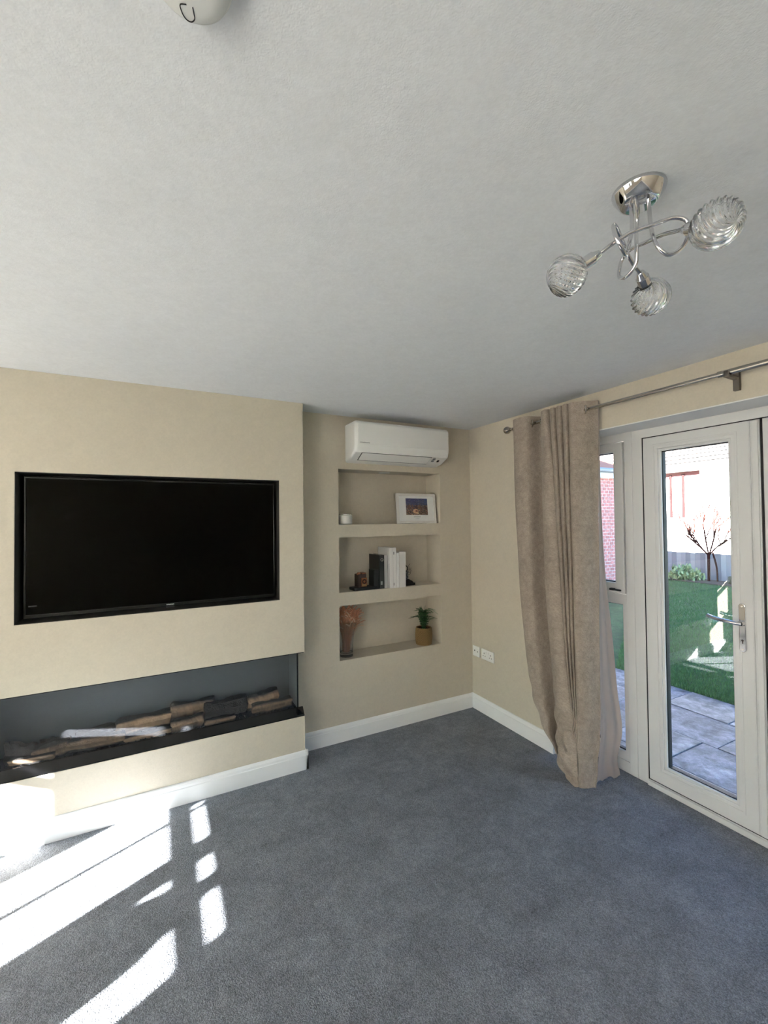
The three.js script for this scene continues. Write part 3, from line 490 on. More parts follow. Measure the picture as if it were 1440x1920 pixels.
// ------------------------------------------------------------------ curtain, pole
const CURTAIN=[
 [2.338,[[-0.05,0.599],[-0.125,0.659],[-0.125,0.776],[-0.03,0.814],[-0.018,0.832],[-0.12,0.908],[-0.152,0.971],[-0.13,0.986],[-0.045,0.925],[-0.125,0.984],[-0.148,1.028],[-0.125,1.034],[-0.05,0.98],[-0.125,1.035],[-0.148,1.078],[-0.125,1.084],[-0.05,1.032],[-0.125,1.086],[-0.148,1.127],[-0.125,1.133],[-0.05,1.082],[-0.13,1.137],[-0.142,1.172],[-0.095,1.226],[-0.05,1.253],[-0.035,1.272]]],
 [1.9,[[-0.05,0.605],[-0.125,0.665],[-0.125,0.781],[-0.03,0.817],[-0.018,0.834],[-0.12,0.91],[-0.152,0.984],[-0.13,1.012],[-0.045,0.951],[-0.125,1.009],[-0.148,1.049],[-0.125,1.051],[-0.05,0.998],[-0.125,1.053],[-0.148,1.092],[-0.125,1.094],[-0.05,1.042],[-0.125,1.095],[-0.148,1.133],[-0.125,1.135],[-0.05,1.085],[-0.13,1.139],[-0.142,1.174],[-0.095,1.223],[-0.05,1.248],[-0.035,1.266]]],
 [1.3,[[-0.05,0.63],[-0.125,0.689],[-0.125,0.797],[-0.03,0.825],[-0.018,0.843],[-0.12,0.918],[-0.152,1.005],[-0.13,1.045],[-0.045,0.986],[-0.125,1.043],[-0.148,1.077],[-0.125,1.075],[-0.05,1.024],[-0.125,1.077],[-0.148,1.111],[-0.125,1.109],[-0.05,1.058],[-0.125,1.111],[-0.148,1.144],[-0.125,1.142],[-0.05,1.092],[-0.13,1.146],[-0.142,1.178],[-0.095,1.221],[-0.05,1.241],[-0.035,1.257]]],
 [0.9,[[-0.05,0.663],[-0.125,0.721],[-0.125,0.824],[-0.03,0.849],[-0.018,0.866],[-0.12,0.941],[-0.152,1.028],[-0.13,1.07],[-0.045,1.012],[-0.125,1.067],[-0.148,1.098],[-0.125,1.092],[-0.05,1.041],[-0.125,1.094],[-0.148,1.124],[-0.125,1.119],[-0.05,1.069],[-0.125,1.12],[-0.148,1.15],[-0.125,1.145],[-0.05,1.095],[-0.13,1.149],[-0.142,1.18],[-0.095,1.219],[-0.05,1.237],[-0.035,1.252]]],
 [0.55,[[-0.052,0.713],[-0.123,0.766],[-0.123,0.862],[-0.033,0.885],[-0.022,0.902],[-0.118,0.971],[-0.149,1.055],[-0.128,1.097],[-0.047,1.043],[-0.123,1.094],[-0.145,1.12],[-0.123,1.111],[-0.052,1.064],[-0.123,1.113],[-0.145,1.138],[-0.123,1.13],[-0.052,1.083],[-0.123,1.131],[-0.145,1.156],[-0.123,1.148],[-0.052,1.101],[-0.128,1.151],[-0.139,1.181],[-0.095,1.219],[-0.052,1.236],[-0.038,1.25]]],
 [0.3,[[-0.059,0.802],[-0.127,0.849],[-0.127,0.917],[-0.041,0.914],[-0.03,0.931],[-0.122,0.994],[-0.151,1.086],[-0.131,1.137],[-0.054,1.088],[-0.127,1.135],[-0.147,1.153],[-0.127,1.14],[-0.059,1.096],[-0.127,1.141],[-0.147,1.159],[-0.127,1.146],[-0.059,1.103],[-0.127,1.148],[-0.147,1.166],[-0.127,1.153],[-0.059,1.109],[-0.131,1.156],[-0.142,1.184],[-0.1,1.222],[-0.059,1.24],[-0.045,1.254]]],
 [0.12,[[-0.078,0.942],[-0.138,0.98],[-0.138,0.999],[-0.062,0.95],[-0.052,0.967],[-0.134,1.022],[-0.16,1.107],[-0.142,1.157],[-0.074,1.115],[-0.138,1.155],[-0.156,1.17],[-0.138,1.156],[-0.078,1.119],[-0.138,1.158],[-0.156,1.172],[-0.138,1.159],[-0.078,1.122],[-0.138,1.16],[-0.156,1.175],[-0.138,1.161],[-0.078,1.124],[-0.142,1.165],[-0.152,1.189],[-0.114,1.221],[-0.078,1.235],[-0.066,1.247]]],
 [0.004,[[-0.112,1.084],[-0.164,1.115],[-0.164,1.118],[-0.098,1.061],[-0.09,1.078],[-0.161,1.122],[-0.183,1.166],[-0.168,1.183],[-0.108,1.147],[-0.164,1.181],[-0.181,1.193],[-0.164,1.181],[-0.112,1.149],[-0.164,1.183],[-0.181,1.194],[-0.164,1.182],[-0.112,1.151],[-0.164,1.184],[-0.181,1.196],[-0.164,1.184],[-0.112,1.152],[-0.168,1.186],[-0.176,1.208],[-0.143,1.236],[-0.112,1.249],[-0.102,1.26]]],
];
const LINING=[
 [2.338,[[-0.028,1.268],[-0.02,1.262],[-0.02,1.263]]],
 [1.9,[[-0.028,1.262],[-0.01,1.252],[0.0,1.248]]],
 [1.3,[[-0.028,1.253],[0.015,1.241],[0.05,1.236]]],
 [0.9,[[-0.028,1.248],[0.03,1.245],[0.08,1.25]]],
 [0.55,[[-0.028,1.244],[0.04,1.25],[0.1,1.264]]],
 [0.3,[[-0.033,1.246],[0.045,1.261],[0.11,1.287]]],
 [0.12,[[-0.048,1.235],[0.04,1.238],[0.1,1.262]]],
 [0.004,[[-0.058,1.229],[0.055,1.23],[0.13,1.26]]],
];
// monotone-ish interpolation in height, Catmull-Rom along the cloth
function cloth(rows, nU, nV, thick, ripple) {
  const lev = rows.map((r) => r[0]), nN = rows[0][1].length, at = (y) => {
    let k = 0; while (k < lev.length - 2 && y < lev[k + 1]) k++;
    const t = (lev[k] - y) / (lev[k] - lev[k + 1]), p0 = rows[Math.max(0, k - 1)][1], p1 = rows[k][1], p2 = rows[k + 1][1], p3 = rows[Math.min(rows.length - 1, k + 2)][1];
    const d = lev[k] - lev[k + 1], dm = k > 0 ? lev[k - 1] - lev[k] : d, dp = k + 2 < lev.length ? lev[k + 1] - lev[k + 2] : d;
    return p1.map((q, i) => [0, 1].map((c) => { const m1 = ((p2[i][c] - p1[i][c]) / d + (p1[i][c] - p0[i][c]) / dm) * 0.5 * d, m2 = ((p3[i][c] - p2[i][c]) / dp + (p2[i][c] - p1[i][c]) / d) * 0.5 * d, t2 = t * t, t3 = t2 * t; return (2 * t3 - 3 * t2 + 1) * p1[i][c] + (t3 - 2 * t2 + t) * m1 + (-2 * t3 + 3 * t2) * p2[i][c] + (t3 - t2) * m2; }));
  };
  const P = [];
  for (let j = 0; j <= nV; j++) {
    const s = j / nV, y = lev[0] + (lev[lev.length - 1] - lev[0]) * (1 - Math.pow(1 - s, 1.35)), row = at(y);
    const cv = new THREE.CatmullRomCurve3(row.map(([x, z]) => V(x, 0, z)), false, 'centripetal');
    P.push([...Array(nU + 1).keys()].map((i) => { const q = cv.getPoint(i / nU); q.y = y; return ripple ? ripple(q, i / nU, y) : q; }));
  }
  const N = P.map((r, j) => r.map((p, i) => { const a = P[j][Math.min(nU, i + 1)].clone().sub(P[j][Math.max(0, i - 1)]), b = P[Math.min(nV, j + 1)][i].clone().sub(P[Math.max(0, j - 1)][i]); return a.cross(b).normalize(); }));
  const pos = [], uv = [], idx = [], W = nU + 1, base = (nV + 1) * W, len = P.map((r) => { let s = 0; return r.map((p, i) => (i ? (s += p.distanceTo(r[i - 1])) : 0)); });
  for (const s of [1, -1]) for (let j = 0; j <= nV; j++) for (let i = 0; i <= nU; i++) { const p = P[j][i].clone().addScaledVector(N[j][i], s * thick / 2); pos.push(p.x, Math.max(0.002, p.y), p.z); uv.push(len[2][i], P[j][i].y); }
  for (let j = 0; j < nV; j++) for (let i = 0; i < nU; i++) { const a = j * W + i, b = a + 1, c = a + W, d = c + 1; idx.push(a, b, c, b, d, c, base + a, base + c, base + b, base + b, base + c, base + d); }
  const edge = (a, b) => idx.push(a, a + base, b, b, a + base, b + base);
  for (let i = 0; i < nU; i++) { edge(i + 1, i); edge(nV * W + i, nV * W + i + 1); }
  for (let j = 0; j < nV; j++) { edge(j * W, (j + 1) * W); edge((j + 1) * W + nU, j * W + nU); }
  let g = new THREE.BufferGeometry(); g.setAttribute('position', new THREE.Float32BufferAttribute(pos, 3)); g.setAttribute('uv', new THREE.Float32BufferAttribute(uv, 2)); g.setIndex(idx); g.computeVertexNormals(); return g;
}
const crushA = fbm(1024, [10, 24, 60], [0.5, 0.8, 0.7], 401), crushB = fbm(1024, [128, 300], [0.6, 0.6], 433);
const crush = (x, y) => { const i = (y % 1024) * 1024 + x % 1024; return crushA[i] * 0.6 + crushB[i] * 0.4; };
const clothMap = tex(1024, (x, y, i) => { const k = 0.8 + 0.4 * (0.5 * crushA[i] + 0.5 * crushB[i]); return [164 * k, 150 * k, 136 * k]; }, true, 1.7);
const clothBump = tex(1024, gray(crushB), false, 1.7);
const curtainMat = M({ name: 'crushed_chenille', map: clothMap, roughness: 0.78, bumpMap: clothBump, bumpScale: 0.002, sheen: 0.5, sheenRoughness: 0.45, sheenColor: lin(0.55, 0.5, 0.45), side: THREE.DoubleSide });
const liningMat = M({ name: 'curtain_lining', color: 0xb9aca4, roughness: 0.85, transmission: 0.12, side: THREE.DoubleSide });
const PX = -0.09, PY = 2.284;
{
  const c = tag(group('eyelet_curtain', [0, 0, 0]), 'long taupe crushed velvet eyelet curtain pooling on the carpet', 'curtain');
  const rip = (q, u, y) => { const k = Math.max(0, 1 - y / 0.6); q.x += 0.006 * Math.sin(u * 40 + y * 9) * (0.3 + k) - 0.012 * k * Math.sin(y * 38 + u * 7) * (u < 0.62 ? 1 : 0.25); q.z += 0.012 * k * Math.sin(y * 44 + u * 11) * (u < 0.62 ? 1 : 0.2); return q; };
  mesh('curtain_cloth', cloth(CURTAIN, 300, 110, 0.003, rip), curtainMat, c);
  mesh('lining', cloth(LINING, 40, 90, 0.002, (q, u, y) => { q.z += 0.006 * Math.sin(u * 12 + y * 3) * Math.min(1, u * 3); if (y < 0.06) q.y += 0.012 * Math.sin(u * 14); return q; }), liningMat, c);
  // folded hem corner lying on the carpet
  mesh('pooled_hem', cloth([[0.3, [[-0.12, 1.06], [-0.145, 1.09], [-0.15, 1.13], [-0.14, 1.16]]], [0.23, [[-0.125, 1.05], [-0.178, 1.08], [-0.185, 1.13], [-0.15, 1.17]]], [0.14, [[-0.125, 1.035], [-0.185, 1.055], [-0.2, 1.12], [-0.165, 1.18]]], [0.06, [[-0.125, 1.05], [-0.18, 1.06], [-0.2, 1.125], [-0.172, 1.19]]], [0.035, [[-0.125, 1.07], [-0.168, 1.09], [-0.185, 1.14], [-0.175, 1.19]]], [0.02, [[-0.15, 1.11], [-0.188, 1.12], [-0.204, 1.165], [-0.182, 1.2]]], [0.004, [[-0.15, 1.13], [-0.178, 1.14], [-0.2, 1.185], [-0.186, 1.2]]]], 60, 50, 0.003, (q, u, y) => { const k = Math.sin(Math.min(1, u) * Math.PI); q.x += 0.007 * k * Math.sin(u * 13 + y * 70); q.z += 0.004 * k * Math.sin(y * 55 + u * 5); return q; }), curtainMat, c);
  const ringAt = (z, turn) => new THREE.TorusGeometry(0.0235, 0.005, 12, 36).rotateY(turn).translate(PX - 0.008, PY, z);
  mesh('eyelet', ringAt(0.808, 0.9), nickel, c); mesh('eyelet', ringAt(1.232, 0.75), nickel, c);
  for (const z of [0.9, 0.95, 1.0, 1.05, 1.1]) mesh('eyelet', ringAt(z, 1.4), nickel, c);
}
{
  const p = tag(group('curtain_pole', [PX, PY, 0]), 'brushed metal curtain pole above the garden doors', 'curtain pole');
  mesh('thin_tube', rod(V(0, 0, 0.58), V(0, 0, 1.95), 0.0105, 20), nickel, p);
  mesh('thick_tube', rod(V(0, 0, 1.945), V(0, 0, 3.36), 0.0135, 20), nickel, p);
  mesh('joint_collar', rod(V(0, 0, 1.935), V(0, 0, 1.95), 0.0145, 20), nickel, p);
  mesh('finial', merge([new THREE.SphereGeometry(0.028, 28, 20).translate(0, 0, 0.556), rod(V(0, 0, 0.578), V(0, 0, 0.592), 0.014)]), nickel, p);
  mesh('finial', merge([new THREE.SphereGeometry(0.028, 28, 20).translate(0, 0, 3.384), rod(V(0, 0, 3.35), V(0, 0, 3.365), 0.016)]), nickel, p);
  const bracketM = M({ name: 'bracket_metal', color: 0x7c766e, metalness: 1, roughness: 0.35 });
  for (const z of [0.64, 1.975, 3.25]) mesh('bracket', merge([rbox(-0.018, 0.07, -0.024, -0.013, z - 0.012, z + 0.012, 0.003), rbox(0.07, 0.0895, -0.075, 0.02, z - 0.013, z + 0.013, 0.003), rbox(-0.02, -0.012, -0.02, 0.004, z - 0.01, z + 0.01, 0.002)]), bracketM, p);
}

// ------------------------------------------------------------------ ceiling lamp
{
  const c0 = [-1.4013, H, 2.3714], l = tag(group('ceiling_lamp', c0), 'chrome three arm swirl ceiling lamp with ribbed glass globes', 'ceiling lamp');
  mesh('canopy', lathe([[0.001, -0.034], [0.034, -0.034], [0.042, -0.03], [0.056, -0.008], [0.058, 0], [0.001, 0]], 56), chrome, l);
  const P = [[0.014, -0.03, -0.015], [0.019, -0.091, -0.013], [0.022, -0.126, -0.018], [0.03, -0.155, -0.024], [0.053, -0.173, -0.022], [0.078, -0.162, -0.028], [0.087, -0.136, -0.038], [0.081, -0.11, -0.042], [0.058, -0.100, -0.041], [0.008, -0.110, -0.036], [-0.035, -0.12, -0.032], [-0.072, -0.137, -0.023], [-0.098, -0.152, -0.011]];
  const glass = M({ name: 'lamp_glass', color: 0xffffff, transmission: 1, thickness: 0.003, roughness: 0.02, ior: 1.5 });
  const bulbM = M({ name: 'bulb_glass', color: 0xe9e6e0, roughness: 0.35 });
  [0.622, 2.717, -1.472].forEach((t) => {
    const u = [Math.cos(t), Math.sin(t)], W = ([p, y, w]) => V(u[0] * p + u[1] * w, y, u[1] * p - u[0] * w);
    mesh('arm', tube(P.map(W), 0.0047, 140, 14), chrome, l);
    const a = W([-0.098, -0.152, -0.011]), d = W([-0.163, -0.187, 0.001]).sub(a).normalize(), g = a.clone().addScaledVector(d, 0.082);
    const hold = mesh('lamp_holder', merge([rod(a.clone().addScaledVector(d, -0.004), a.clone().addScaledVector(d, 0.012), 0.009, 24, 0.014), rod(a.clone().addScaledVector(d, 0.012), a.clone().addScaledVector(d, 0.046), 0.0155, 28)]), chrome, l);
    // twisted ribbed globe, open at the holder
    const nA = 120, nB = 44, pos = [], idx = [], R = 0.046;
    for (const s of [0, 1]) for (let j = 0; j <= nB; j++) for (let i = 0; i < nA; i++) {
      const f = 0.125 + 0.875 * j / nB, th = f * Math.PI, ph = i / nA * Math.PI * 2, rib = s ? 0 : 0.0019 * Math.sin((ph + th * 1.15) * 17) * Math.sin(th), r = R - (s ? 0.0038 : 0) + rib, pinch = 1 + 0.08 * Math.cos(th);
      pos.push(Math.sin(th) * Math.cos(ph) * r, -Math.cos(th) * r * pinch, Math.sin(th) * Math.sin(ph) * r);
    }
    const B0 = (nB + 1) * nA;
    for (let j = 0; j < nB; j++) for (let i = 0; i < nA; i++) { const q = j * nA + i, q2 = j * nA + (i + 1) % nA, r = q + nA, r2 = q2 + nA; idx.push(q, r, q2, q2, r, r2, B0 + q, B0 + q2, B0 + r, B0 + q2, B0 + r2, B0 + r); }
    for (let i = 0; i < nA; i++) { const q = i, q2 = (i + 1) % nA; idx.push(q, q2, B0 + q, q2, B0 + q2, B0 + q); }
    const gg = new THREE.BufferGeometry(); gg.setAttribute('position', new THREE.Float32BufferAttribute(pos, 3)); gg.setIndex(idx); gg.computeVertexNormals();
    gg.applyQuaternion(new THREE.Quaternion().setFromUnitVectors(V(0, 1, 0), d)).translate(g.x, g.y, g.z);
    mesh('glass_globe', gg, glass, l);
    mesh('bulb', lathe([[0.001, -0.006], [0.006, -0.006], [0.0065, 0.012], [0.008, 0.02], [0.007, 0.032], [0.001, 0.036]], 20).applyQuaternion(new THREE.Quaternion().setFromUnitVectors(V(0, 1, 0), d)).translate(...a.clone().addScaledVector(d, 0.036).toArray()), bulbM, hold);
  });
}
{ // smoke alarm at the top edge
  const s = tag(group('smoke_alarm', [-2.379, H, 2.331]), 'round white smoke alarm on the ceiling', 'smoke alarm');
  mesh('housing', lathe([[0.001, -0.026], [0.03, -0.026], [0.044, -0.0235], [0.051, -0.017], [0.054, -0.008], [0.054, 0], [0.001, 0]], 64), M({ name: 'alarm_plastic', color: 0xdedfdb, roughness: 0.45 }), s);
  mesh('base_ring', lathe([[0.054, -0.007], [0.0565, -0.006], [0.0565, 0], [0.05, 0]], 64), whitePlastic, s);
  const path = [[-0.004, -0.021], [-0.012, -0.025], [-0.0105, -0.033], [-0.006, -0.041], [-0.001, -0.0445], [0.004, -0.044], [0.008, -0.037], [0.006, -0.027], [0.004, -0.02]].map(([x, z]) => V(x, -0.0263 + Math.max(0, Math.hypot(x, z) - 0.03) * 0.17, z));
  mesh('test_flap_line', new THREE.TubeGeometry(new THREE.CatmullRomCurve3(path), 60, 0.0008, 6), M({ name: 'dark_line', color: 0x2e2e2c, roughness: 0.6 }), s);
}

const blindT = 0.36;
// ------------------------------------------------------------------ outside the left window and sun blockers added on its sill (beyond the frame)
{
  const b = tag(group('roller_blind', [XL - 0.04, 2.08, 1.485]), 'white roller blind half drawn over the street window', 'blind');
  mesh('blind_fabric', box(-0.0005, 0.0005, -0.822, -0.02, -1.02, 1.02), M({ name: 'blind_fabric', color: 0xf4f2ec, roughness: 1, transmission: blindT, thickness: 0, side: THREE.DoubleSide }), b);
  mesh('roller', rod(V(0, -0.02, -1.025), V(0, -0.02, 1.025), 0.018, 16), whitePlastic, b);
  const b2 = tag(group('roller_blind_001', [XL - 0.04, 2.08, 4.25]), 'added thin white blind spreading fill light from behind the camera', 'blind');  // added with the unseen window, spreads sun as soft fill
  mesh('blind_fabric', box(-0.0005, 0.0005, -1.268, -0.02, -0.94, 0.94), M({ name: 'added_sheer_blind', color: 0xf6f5f1, roughness: 1, transmission: 0.5, thickness: 0, side: THREE.DoubleSide }), b2);
  mesh('roller', rod(V(0, -0.02, -0.945), V(0, -0.02, 0.945), 0.018, 16), whitePlastic, b2);
  const f = tag(group('sun_block_frame', [XL - 0.01, WY0 + 0.005, 1.833]), 'added unseen photo frame on the street window sill', 'photo frame');  // added out of view to block sun between the bays
  mesh('frame', rbox(-0.008, 0.008, 0, 0.352, -0.066, 0.066, 0.003), M({ name: 'dark_wood', color: 0x3a2c22, roughness: 0.5 }), f);
  mesh('blocker', box(0.0078, 0.0086, 0.03, 0.32, -0.045, 0.045), M({ name: 'blocker_paper', color: 0xb8b0a4, roughness: 0.5 }), f);
  const v = tag(group('sun_block_oval', [XL - 0.01, WY0 + 0.005, 2.055]), 'added unseen oval planter on the street window sill', 'sun_blocker');  // unseen piece added and rounded to shape the sun patch edge
  mesh('blocker_body', lathe([[0.001, 0], [0.15, 0], [0.156, 0.02], [0.152, 0.27], [0.146, 0.3], [0.112, 0.345], [0.106, 0.345], [0.136, 0.3], [0.14, 0.05], [0.001, 0.04]], 48).scale(0.36, 1, 1), M({ name: 'grey_ceramic', color: 0xa7a49c, roughness: 0.4 }), v);
}

// ------------------------------------------------------------------ garden
const GY = -0.15;
const stoneN = fbm(1024, [3, 7, 16, 48, 160], [0.6, 0.8, 0.8, 0.5, 0.4], 909), stoneE = fbm(1024, [5, 11, 26], [0.7, 0.8, 0.6], 951);
const stoneMap = tex(1024, (x, y, i) => { const vein = Math.pow(1 - Math.min(1, Math.abs(stoneE[i] - 0.5) * 9), 2), k = 0.74 + 0.62 * (stoneN[i] - 0.5) * 1.7 + (stoneE[i] > 0.52 ? 0.07 : 0) + vein * 0.08; return [166 * k, 166 * k, 170 * k]; }, true, 1 / 1.1);
const stoneBump = tex(1024, (x, y, i) => { const v = 255 * (stoneN[i] * 0.5 + stoneE[i] * 0.5); return [v, v, v]; }, false, 1 / 1.1);
const slabMats = [0xffffff, 0xe2e4ea, 0xf4f1ec].map((c, k) => M({ name: 'riven_stone', color: c, map: stoneMap, bumpMap: stoneBump, bumpScale: 0.012, roughness: 0.75 }));
struct(mesh('ground', box(-30, 60, GY - 0.5, GY - 0.045, -40, 40), M({ name: 'earth', color: 0x4b4238, roughness: 1 })), 'bare ground under the garden', 'ground');
const patio = struct(group('patio'), 'grey riven stone patio outside the doors', 'patio');
mesh('bedding_mortar', box(0.3, 2.37, GY - 0.045, GY - 0.014, -3, 5), M({ name: 'mortar', color: 0x77777a, roughness: 1 }), patio);
{
  const rows = [[0.31, 0.842], [0.85, 1.361], [1.369, 1.885], [1.893, 2.36]], lens = [0.6, 0.75, 0.52, 0.9, 0.45];
  rows.forEach(([a, b], r) => { let z = -2.9 + [0.1, 0.35, 0.0, 0.22][r], k = r; while (z < 4.6) { const L = lens[(k * 3 + r) % 5]; const g = boxUV(rbox(a, b, GY - 0.04, GY + rr(-0.002, 0.003), z, z + L - 0.008, 0.004)); const u = g.attributes.uv, du = rr(0, 3), dv = rr(0, 3); for (let i = 0; i < u.count; i++) u.setXY(i, u.getX(i) + du, u.getY(i) + dv); mesh('slab', g, slabMats[k % 3], patio); z += L; k++; } });
}
const grassN = fbm(512, [5, 20, 90, 200], [0.5, 0.5, 0.6, 0.6], 1201);
const lawnMat = M({ name: 'lawn', roughness: 1, map: tex(512, (x, y, i) => { const k = 0.55 + 0.9 * grassN[i]; return [50 * k, 82 * k, 44 * k]; }, true, 1), bumpMap: tex(512, gray(grassN), false, 1), bumpScale: 0.03 });
struct(mesh('lawn', boxUV(box(2.36, 11.2, GY - 0.04, GY, -14, 12)), lawnMat), 'green lawn beyond the patio', 'lawn');
{ // grass blades where the doors look out
  const blade = new THREE.BufferGeometry(); blade.setAttribute('position', new THREE.Float32BufferAttribute([-0.003, 0, 0, 0.003, 0, 0, 0.002, 0.022, 0.003, -0.003, 0, 0, 0.002, 0.022, 0.003, -0.002, 0.022, 0.003, -0.002, 0.022, 0.003, 0.002, 0.022, 0.003, 0.0, 0.045, 0.012], 3)); blade.computeVertexNormals();
  const N = 60000, im = new THREE.InstancedMesh(blade, M({ name: 'grass_blade', color: 0x4a7440, roughness: 0.7, side: THREE.DoubleSide }), N), o = new THREE.Object3D(), cc = new THREE.Color();
  for (let k = 0; k < N; k++) { const t = Math.pow(rnd(), 1.4), x = 2.37 + t * 8.4, zc = 0.6 - (x - 2.36) * 0.46, z = zc + rr(-1.1, 1.5) * (0.8 + t); o.position.set(x, GY - 0.003, z); o.rotation.set(rr(-0.4, 0.4), rr(0, 6.28), rr(-0.4, 0.4)); o.scale.setScalar(rr(0.6, 1.25)); o.updateMatrix(); im.setMatrixAt(k, o.matrix); const g = rr(0.6, 1.25); im.setColorAt(k, cc.setRGB(g * rr(0.85, 1.15), g, g * rr(0.7, 1))); }
  im.name = 'grass'; im.castShadow = im.receiveShadow = true; im.userData.kind = 'stuff'; tag(im, 'short green grass blades on the lawn', 'grass'); scene.add(im);
}
{ // timber fence
  const f = tag(group('garden_fence', [11.05, GY, -3]), 'grey weathered timber board fence at the end of the lawn', 'fence');
  const fm = [0x8d8d8f, 0x7c7c80, 0x9a9a9a].map((c) => M({ name: 'weathered_timber', color: c, roughness: 0.9, bumpMap: logBump, bumpScale: 0.004 }));
  mesh('rail', rbox(0.03, 0.07, 0.12, 0.19, -6, 13), fm[1], f); mesh('rail', rbox(0.03, 0.07, 0.56, 0.63, -6, 13), fm[1], f);
  let k = 0; for (let z = -6; z < 13; z += 0.125) mesh('board', rbox(rr(-0.004, 0.004), 0.022, 0.0, 0.755 + rr(-0.008, 0.008), z, z + 0.1246, 0.002, 1), fm[(k++ * 7) % 3], f);
}
{ // bare young tree before the fence
  const t = tag(group('bare_tree', [10.75, GY, -3.28]), 'leafless young tree in front of the fence', 'tree');
  const bark = M({ name: 'bark', color: 0x36201c, roughness: 0.9, specularIntensity: 0 });
  mesh('trunk', merge([tube([[0, 0, 0], [0.01, 0.35, 0], [0, 0.75, 0.01]], 0.035, 12, 8), tube([[0.1, 0, 0.16], [0.09, 0.4, 0.15], [0.06, 0.8, 0.08]], 0.022, 12, 8)]), bark, t);
  const tw = [];
  const grow = (p, d, L, r, n) => { const e = p.clone().addScaledVector(d, L), m = p.clone().lerp(e, 0.5).add(V(rr(-1, 1) * L * 0.07, 0, rr(-1, 1) * L * 0.07)); tw.push(new THREE.TubeGeometry(new THREE.CatmullRomCurve3([p, m, e]), 5, r, 5)); if (n > 0) for (let k = 0; k < 3; k++) grow(p.clone().lerp(e, rr(0.55, 1)), d.clone().add(V(rr(-0.6, 0.6), rr(-0.1, 0.5), rr(-0.7, 0.7))).normalize(), L * rr(0.5, 0.75), r * 0.68, n - 1); };
  for (const [dz, dy, L] of [[-0.95, 1.0, 0.75], [-0.15, 1.2, 0.7], [0.35, 1.3, 0.8], [0.8, 0.9, 0.6], [-0.6, 0.7, 0.55]]) grow(V(0, 0.72, 0.01), V(rr(-0.3, 0.2), dy, dz).normalize(), L, 0.02, 3);
  mesh('branches', merge(tw), bark, t);
}
function shrub(name, label, x, z, s, col, n) {
  const b = tag(group(name, [x, GY, z]), label, 'shrub'), g = [], gl = M({ name: 'shrub_leaf', color: col, roughness: 0.6, side: THREE.DoubleSide });
  for (let k = 0; k < n; k++) { const a = rr(0, 6.28), e = Math.acos(rr(0, 1)), r = s * Math.pow(rnd(), 0.4), q = new THREE.PlaneGeometry(0.05, 0.09).rotateX(rr(-1.3, 0.6)).rotateY(rr(0, 6.28)).translate(Math.cos(a) * Math.sin(e) * r, Math.cos(e) * r * 1.05 + 0.05, Math.sin(a) * Math.sin(e) * r * 1.25); g.push(q); }
  mesh('foliage', merge(g), gl, b); mesh('stem', merge([0, 1, 2].map((k) => tube([[0, 0, 0], [rr(-0.05, 0.05), s * 0.4, rr(-0.1, 0.1)], [rr(-0.1, 0.1), s * 0.7, rr(-0.2, 0.2)]], 0.008, 8, 5))), M({ name: 'stem', color: 0x4d4034, roughness: 0.9 }), b);
}
shrub('leafy_shrub', 'bright leafed shrub at the foot of the fence', 10.6, -3.82, 0.4, 0x8a9a6a, 420);
shrub('low_shrub', 'low dark shrub right of the bare tree', 10.65, -2.5, 0.25, 0x5c5f4c, 260);
struct(mesh('planting_bed', rbox(10.3, 11.05, GY - 0.05, GY + 0.035, -9, 3, 0.02), M({ name: 'bed_soil', color: 0x50453e, roughness: 1, bumpMap: stoneBump, bumpScale: 0.03 })), 'dark soil bed along the fence', 'flower bed');

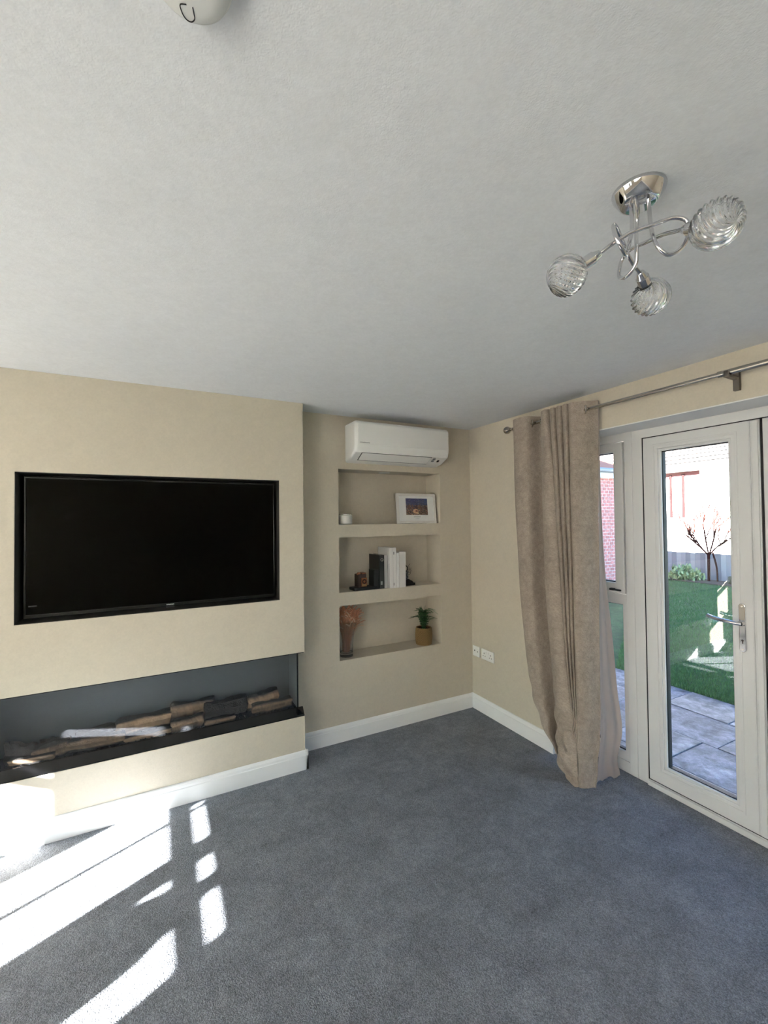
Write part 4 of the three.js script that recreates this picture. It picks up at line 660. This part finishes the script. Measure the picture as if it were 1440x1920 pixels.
// brick garage seen through the side light
{
  const bw = 256, bh = 256, bn = fbm(256, [16, 64], [0.5, 0.5], 77);
  const brickMap = tex(bw, (x, y, i) => { const rows = 8, ry = Math.floor(y / (bh / rows)), yy = y % (bh / rows), xo = (x + (ry % 2) * 32) % 64, id = (ry * 7 + Math.floor((x + (ry % 2) * 32) / 64) * 13) % 5, k = 0.8 + bn[i] * 0.4; if (yy < 4 || xo < 4) return [216 * k, 208 * k, 202 * k]; return [(190 + id * 6) * k, (122 + id * 4) * k, (116 + id * 4) * k]; }, true, 1 / 0.6);
  const brick = M({ name: 'red_brick', map: brickMap, roughness: 0.9 });
  const g = tag(group('brick_garage', [5.5, GY, -5.1]), 'red brick garage with tiled roof beyond the side light', 'garage');
  mesh('wall', boxUV(box(-1.6, 1.85, 0, 2.69, -1.6, 1.6)), brick, g);
  mesh('fascia', rbox(-1.7, 1.95, 2.69, 2.88, 1.6, 1.68, 0.005), M({ name: 'white_fascia', color: 0xdde3ea, roughness: 0.5 }), g);
  mesh('gutter', new THREE.CylinderGeometry(0.055, 0.055, 3.7, 16, 1, false).rotateZ(Math.PI / 2).translate(0.125, 2.86, 1.73), M({ name: 'grey_gutter', color: 0x8a93a0, roughness: 0.5 }), g);
  const tile = M({ name: 'clay_tile', color: 0xa8705a, roughness: 0.85 });
  for (let k = 0; k < 9; k++) { const y = 2.88 + k * 0.17, z = 1.7 - k * 0.28; mesh('tile_course', rbox(-1.75, 2.0, -0.02, 0.02, -0.17, 0.17, 0.005).rotateX(0.54).translate(0, y + 0.07, z - 0.12), tile, g); }
  const h = tag(group('neighbour_house', [17, GY - 0.3, -8]), 'sunlit pale house with tiled roof behind the fence', 'house');
  const render = M({ name: 'pale_render', color: 0xe9e2d6, roughness: 0.9 });
  mesh('wall', boxUV(box(0, 6, 0, 4.0, -9, 8)), render, h);
  const darkBrick = M({ name: 'deep_red_brick', color: 0x6a4040, roughness: 0.9 });
  mesh('brick_band', boxUV(box(-0.02, 0.01, 3.72, 3.94, -9, 1.5)), darkBrick, h);
  for (const z of [0.42, 0.91]) mesh('downpipe', rod(V(-0.06, 2.05, z), V(-0.06, 3.85, z), 0.05, 12), M({ name: 'maroon_pipe', color: lin(0.02, 0.011, 0.011), roughness: 0.9, specularIntensity: 0 }), h);
  mesh('fascia', rbox(-0.36, -0.3, 3.94, 4.12, -9.2, 8.2, 0.005), M({ name: 'white_trim', color: 0xe8eaee, roughness: 0.5 }), h);
  mesh('gutter', new THREE.CylinderGeometry(0.06, 0.06, 17.4, 14).rotateX(Math.PI / 2).translate(-0.42, 4.08, -0.5), M({ name: 'pale_gutter', color: 0xb8bcc8, roughness: 0.5 }), h);
  mesh('tile_shadow_sheet', box(-0.1, 4.2, -0.03, 0.012, -9.1, 8.1).rotateZ(0.6185).translate(-0.3, 4.186, 0), M({ name: 'shadow_line_black', color: 0x141414, roughness: 1, specularIntensity: 0 }), h);  // black sheet in the tile gaps paints the shadow lines between courses
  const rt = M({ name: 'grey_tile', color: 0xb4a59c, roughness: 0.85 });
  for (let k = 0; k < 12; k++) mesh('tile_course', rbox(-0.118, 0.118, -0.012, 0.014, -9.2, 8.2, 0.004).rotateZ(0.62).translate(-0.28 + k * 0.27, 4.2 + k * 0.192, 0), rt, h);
}
// the storey above this room: it shades patio and lawn
struct(mesh('house_upper_storey', box(XL - 0.3, 0.3, H + 0.3, 6.3, -1.6, ZF + 0.3), M({ name: 'house_brick', color: 0x9a6a5a, roughness: 0.9 })), 'upper storey of the house above the room', 'house');

renderer.render(scene, camera);
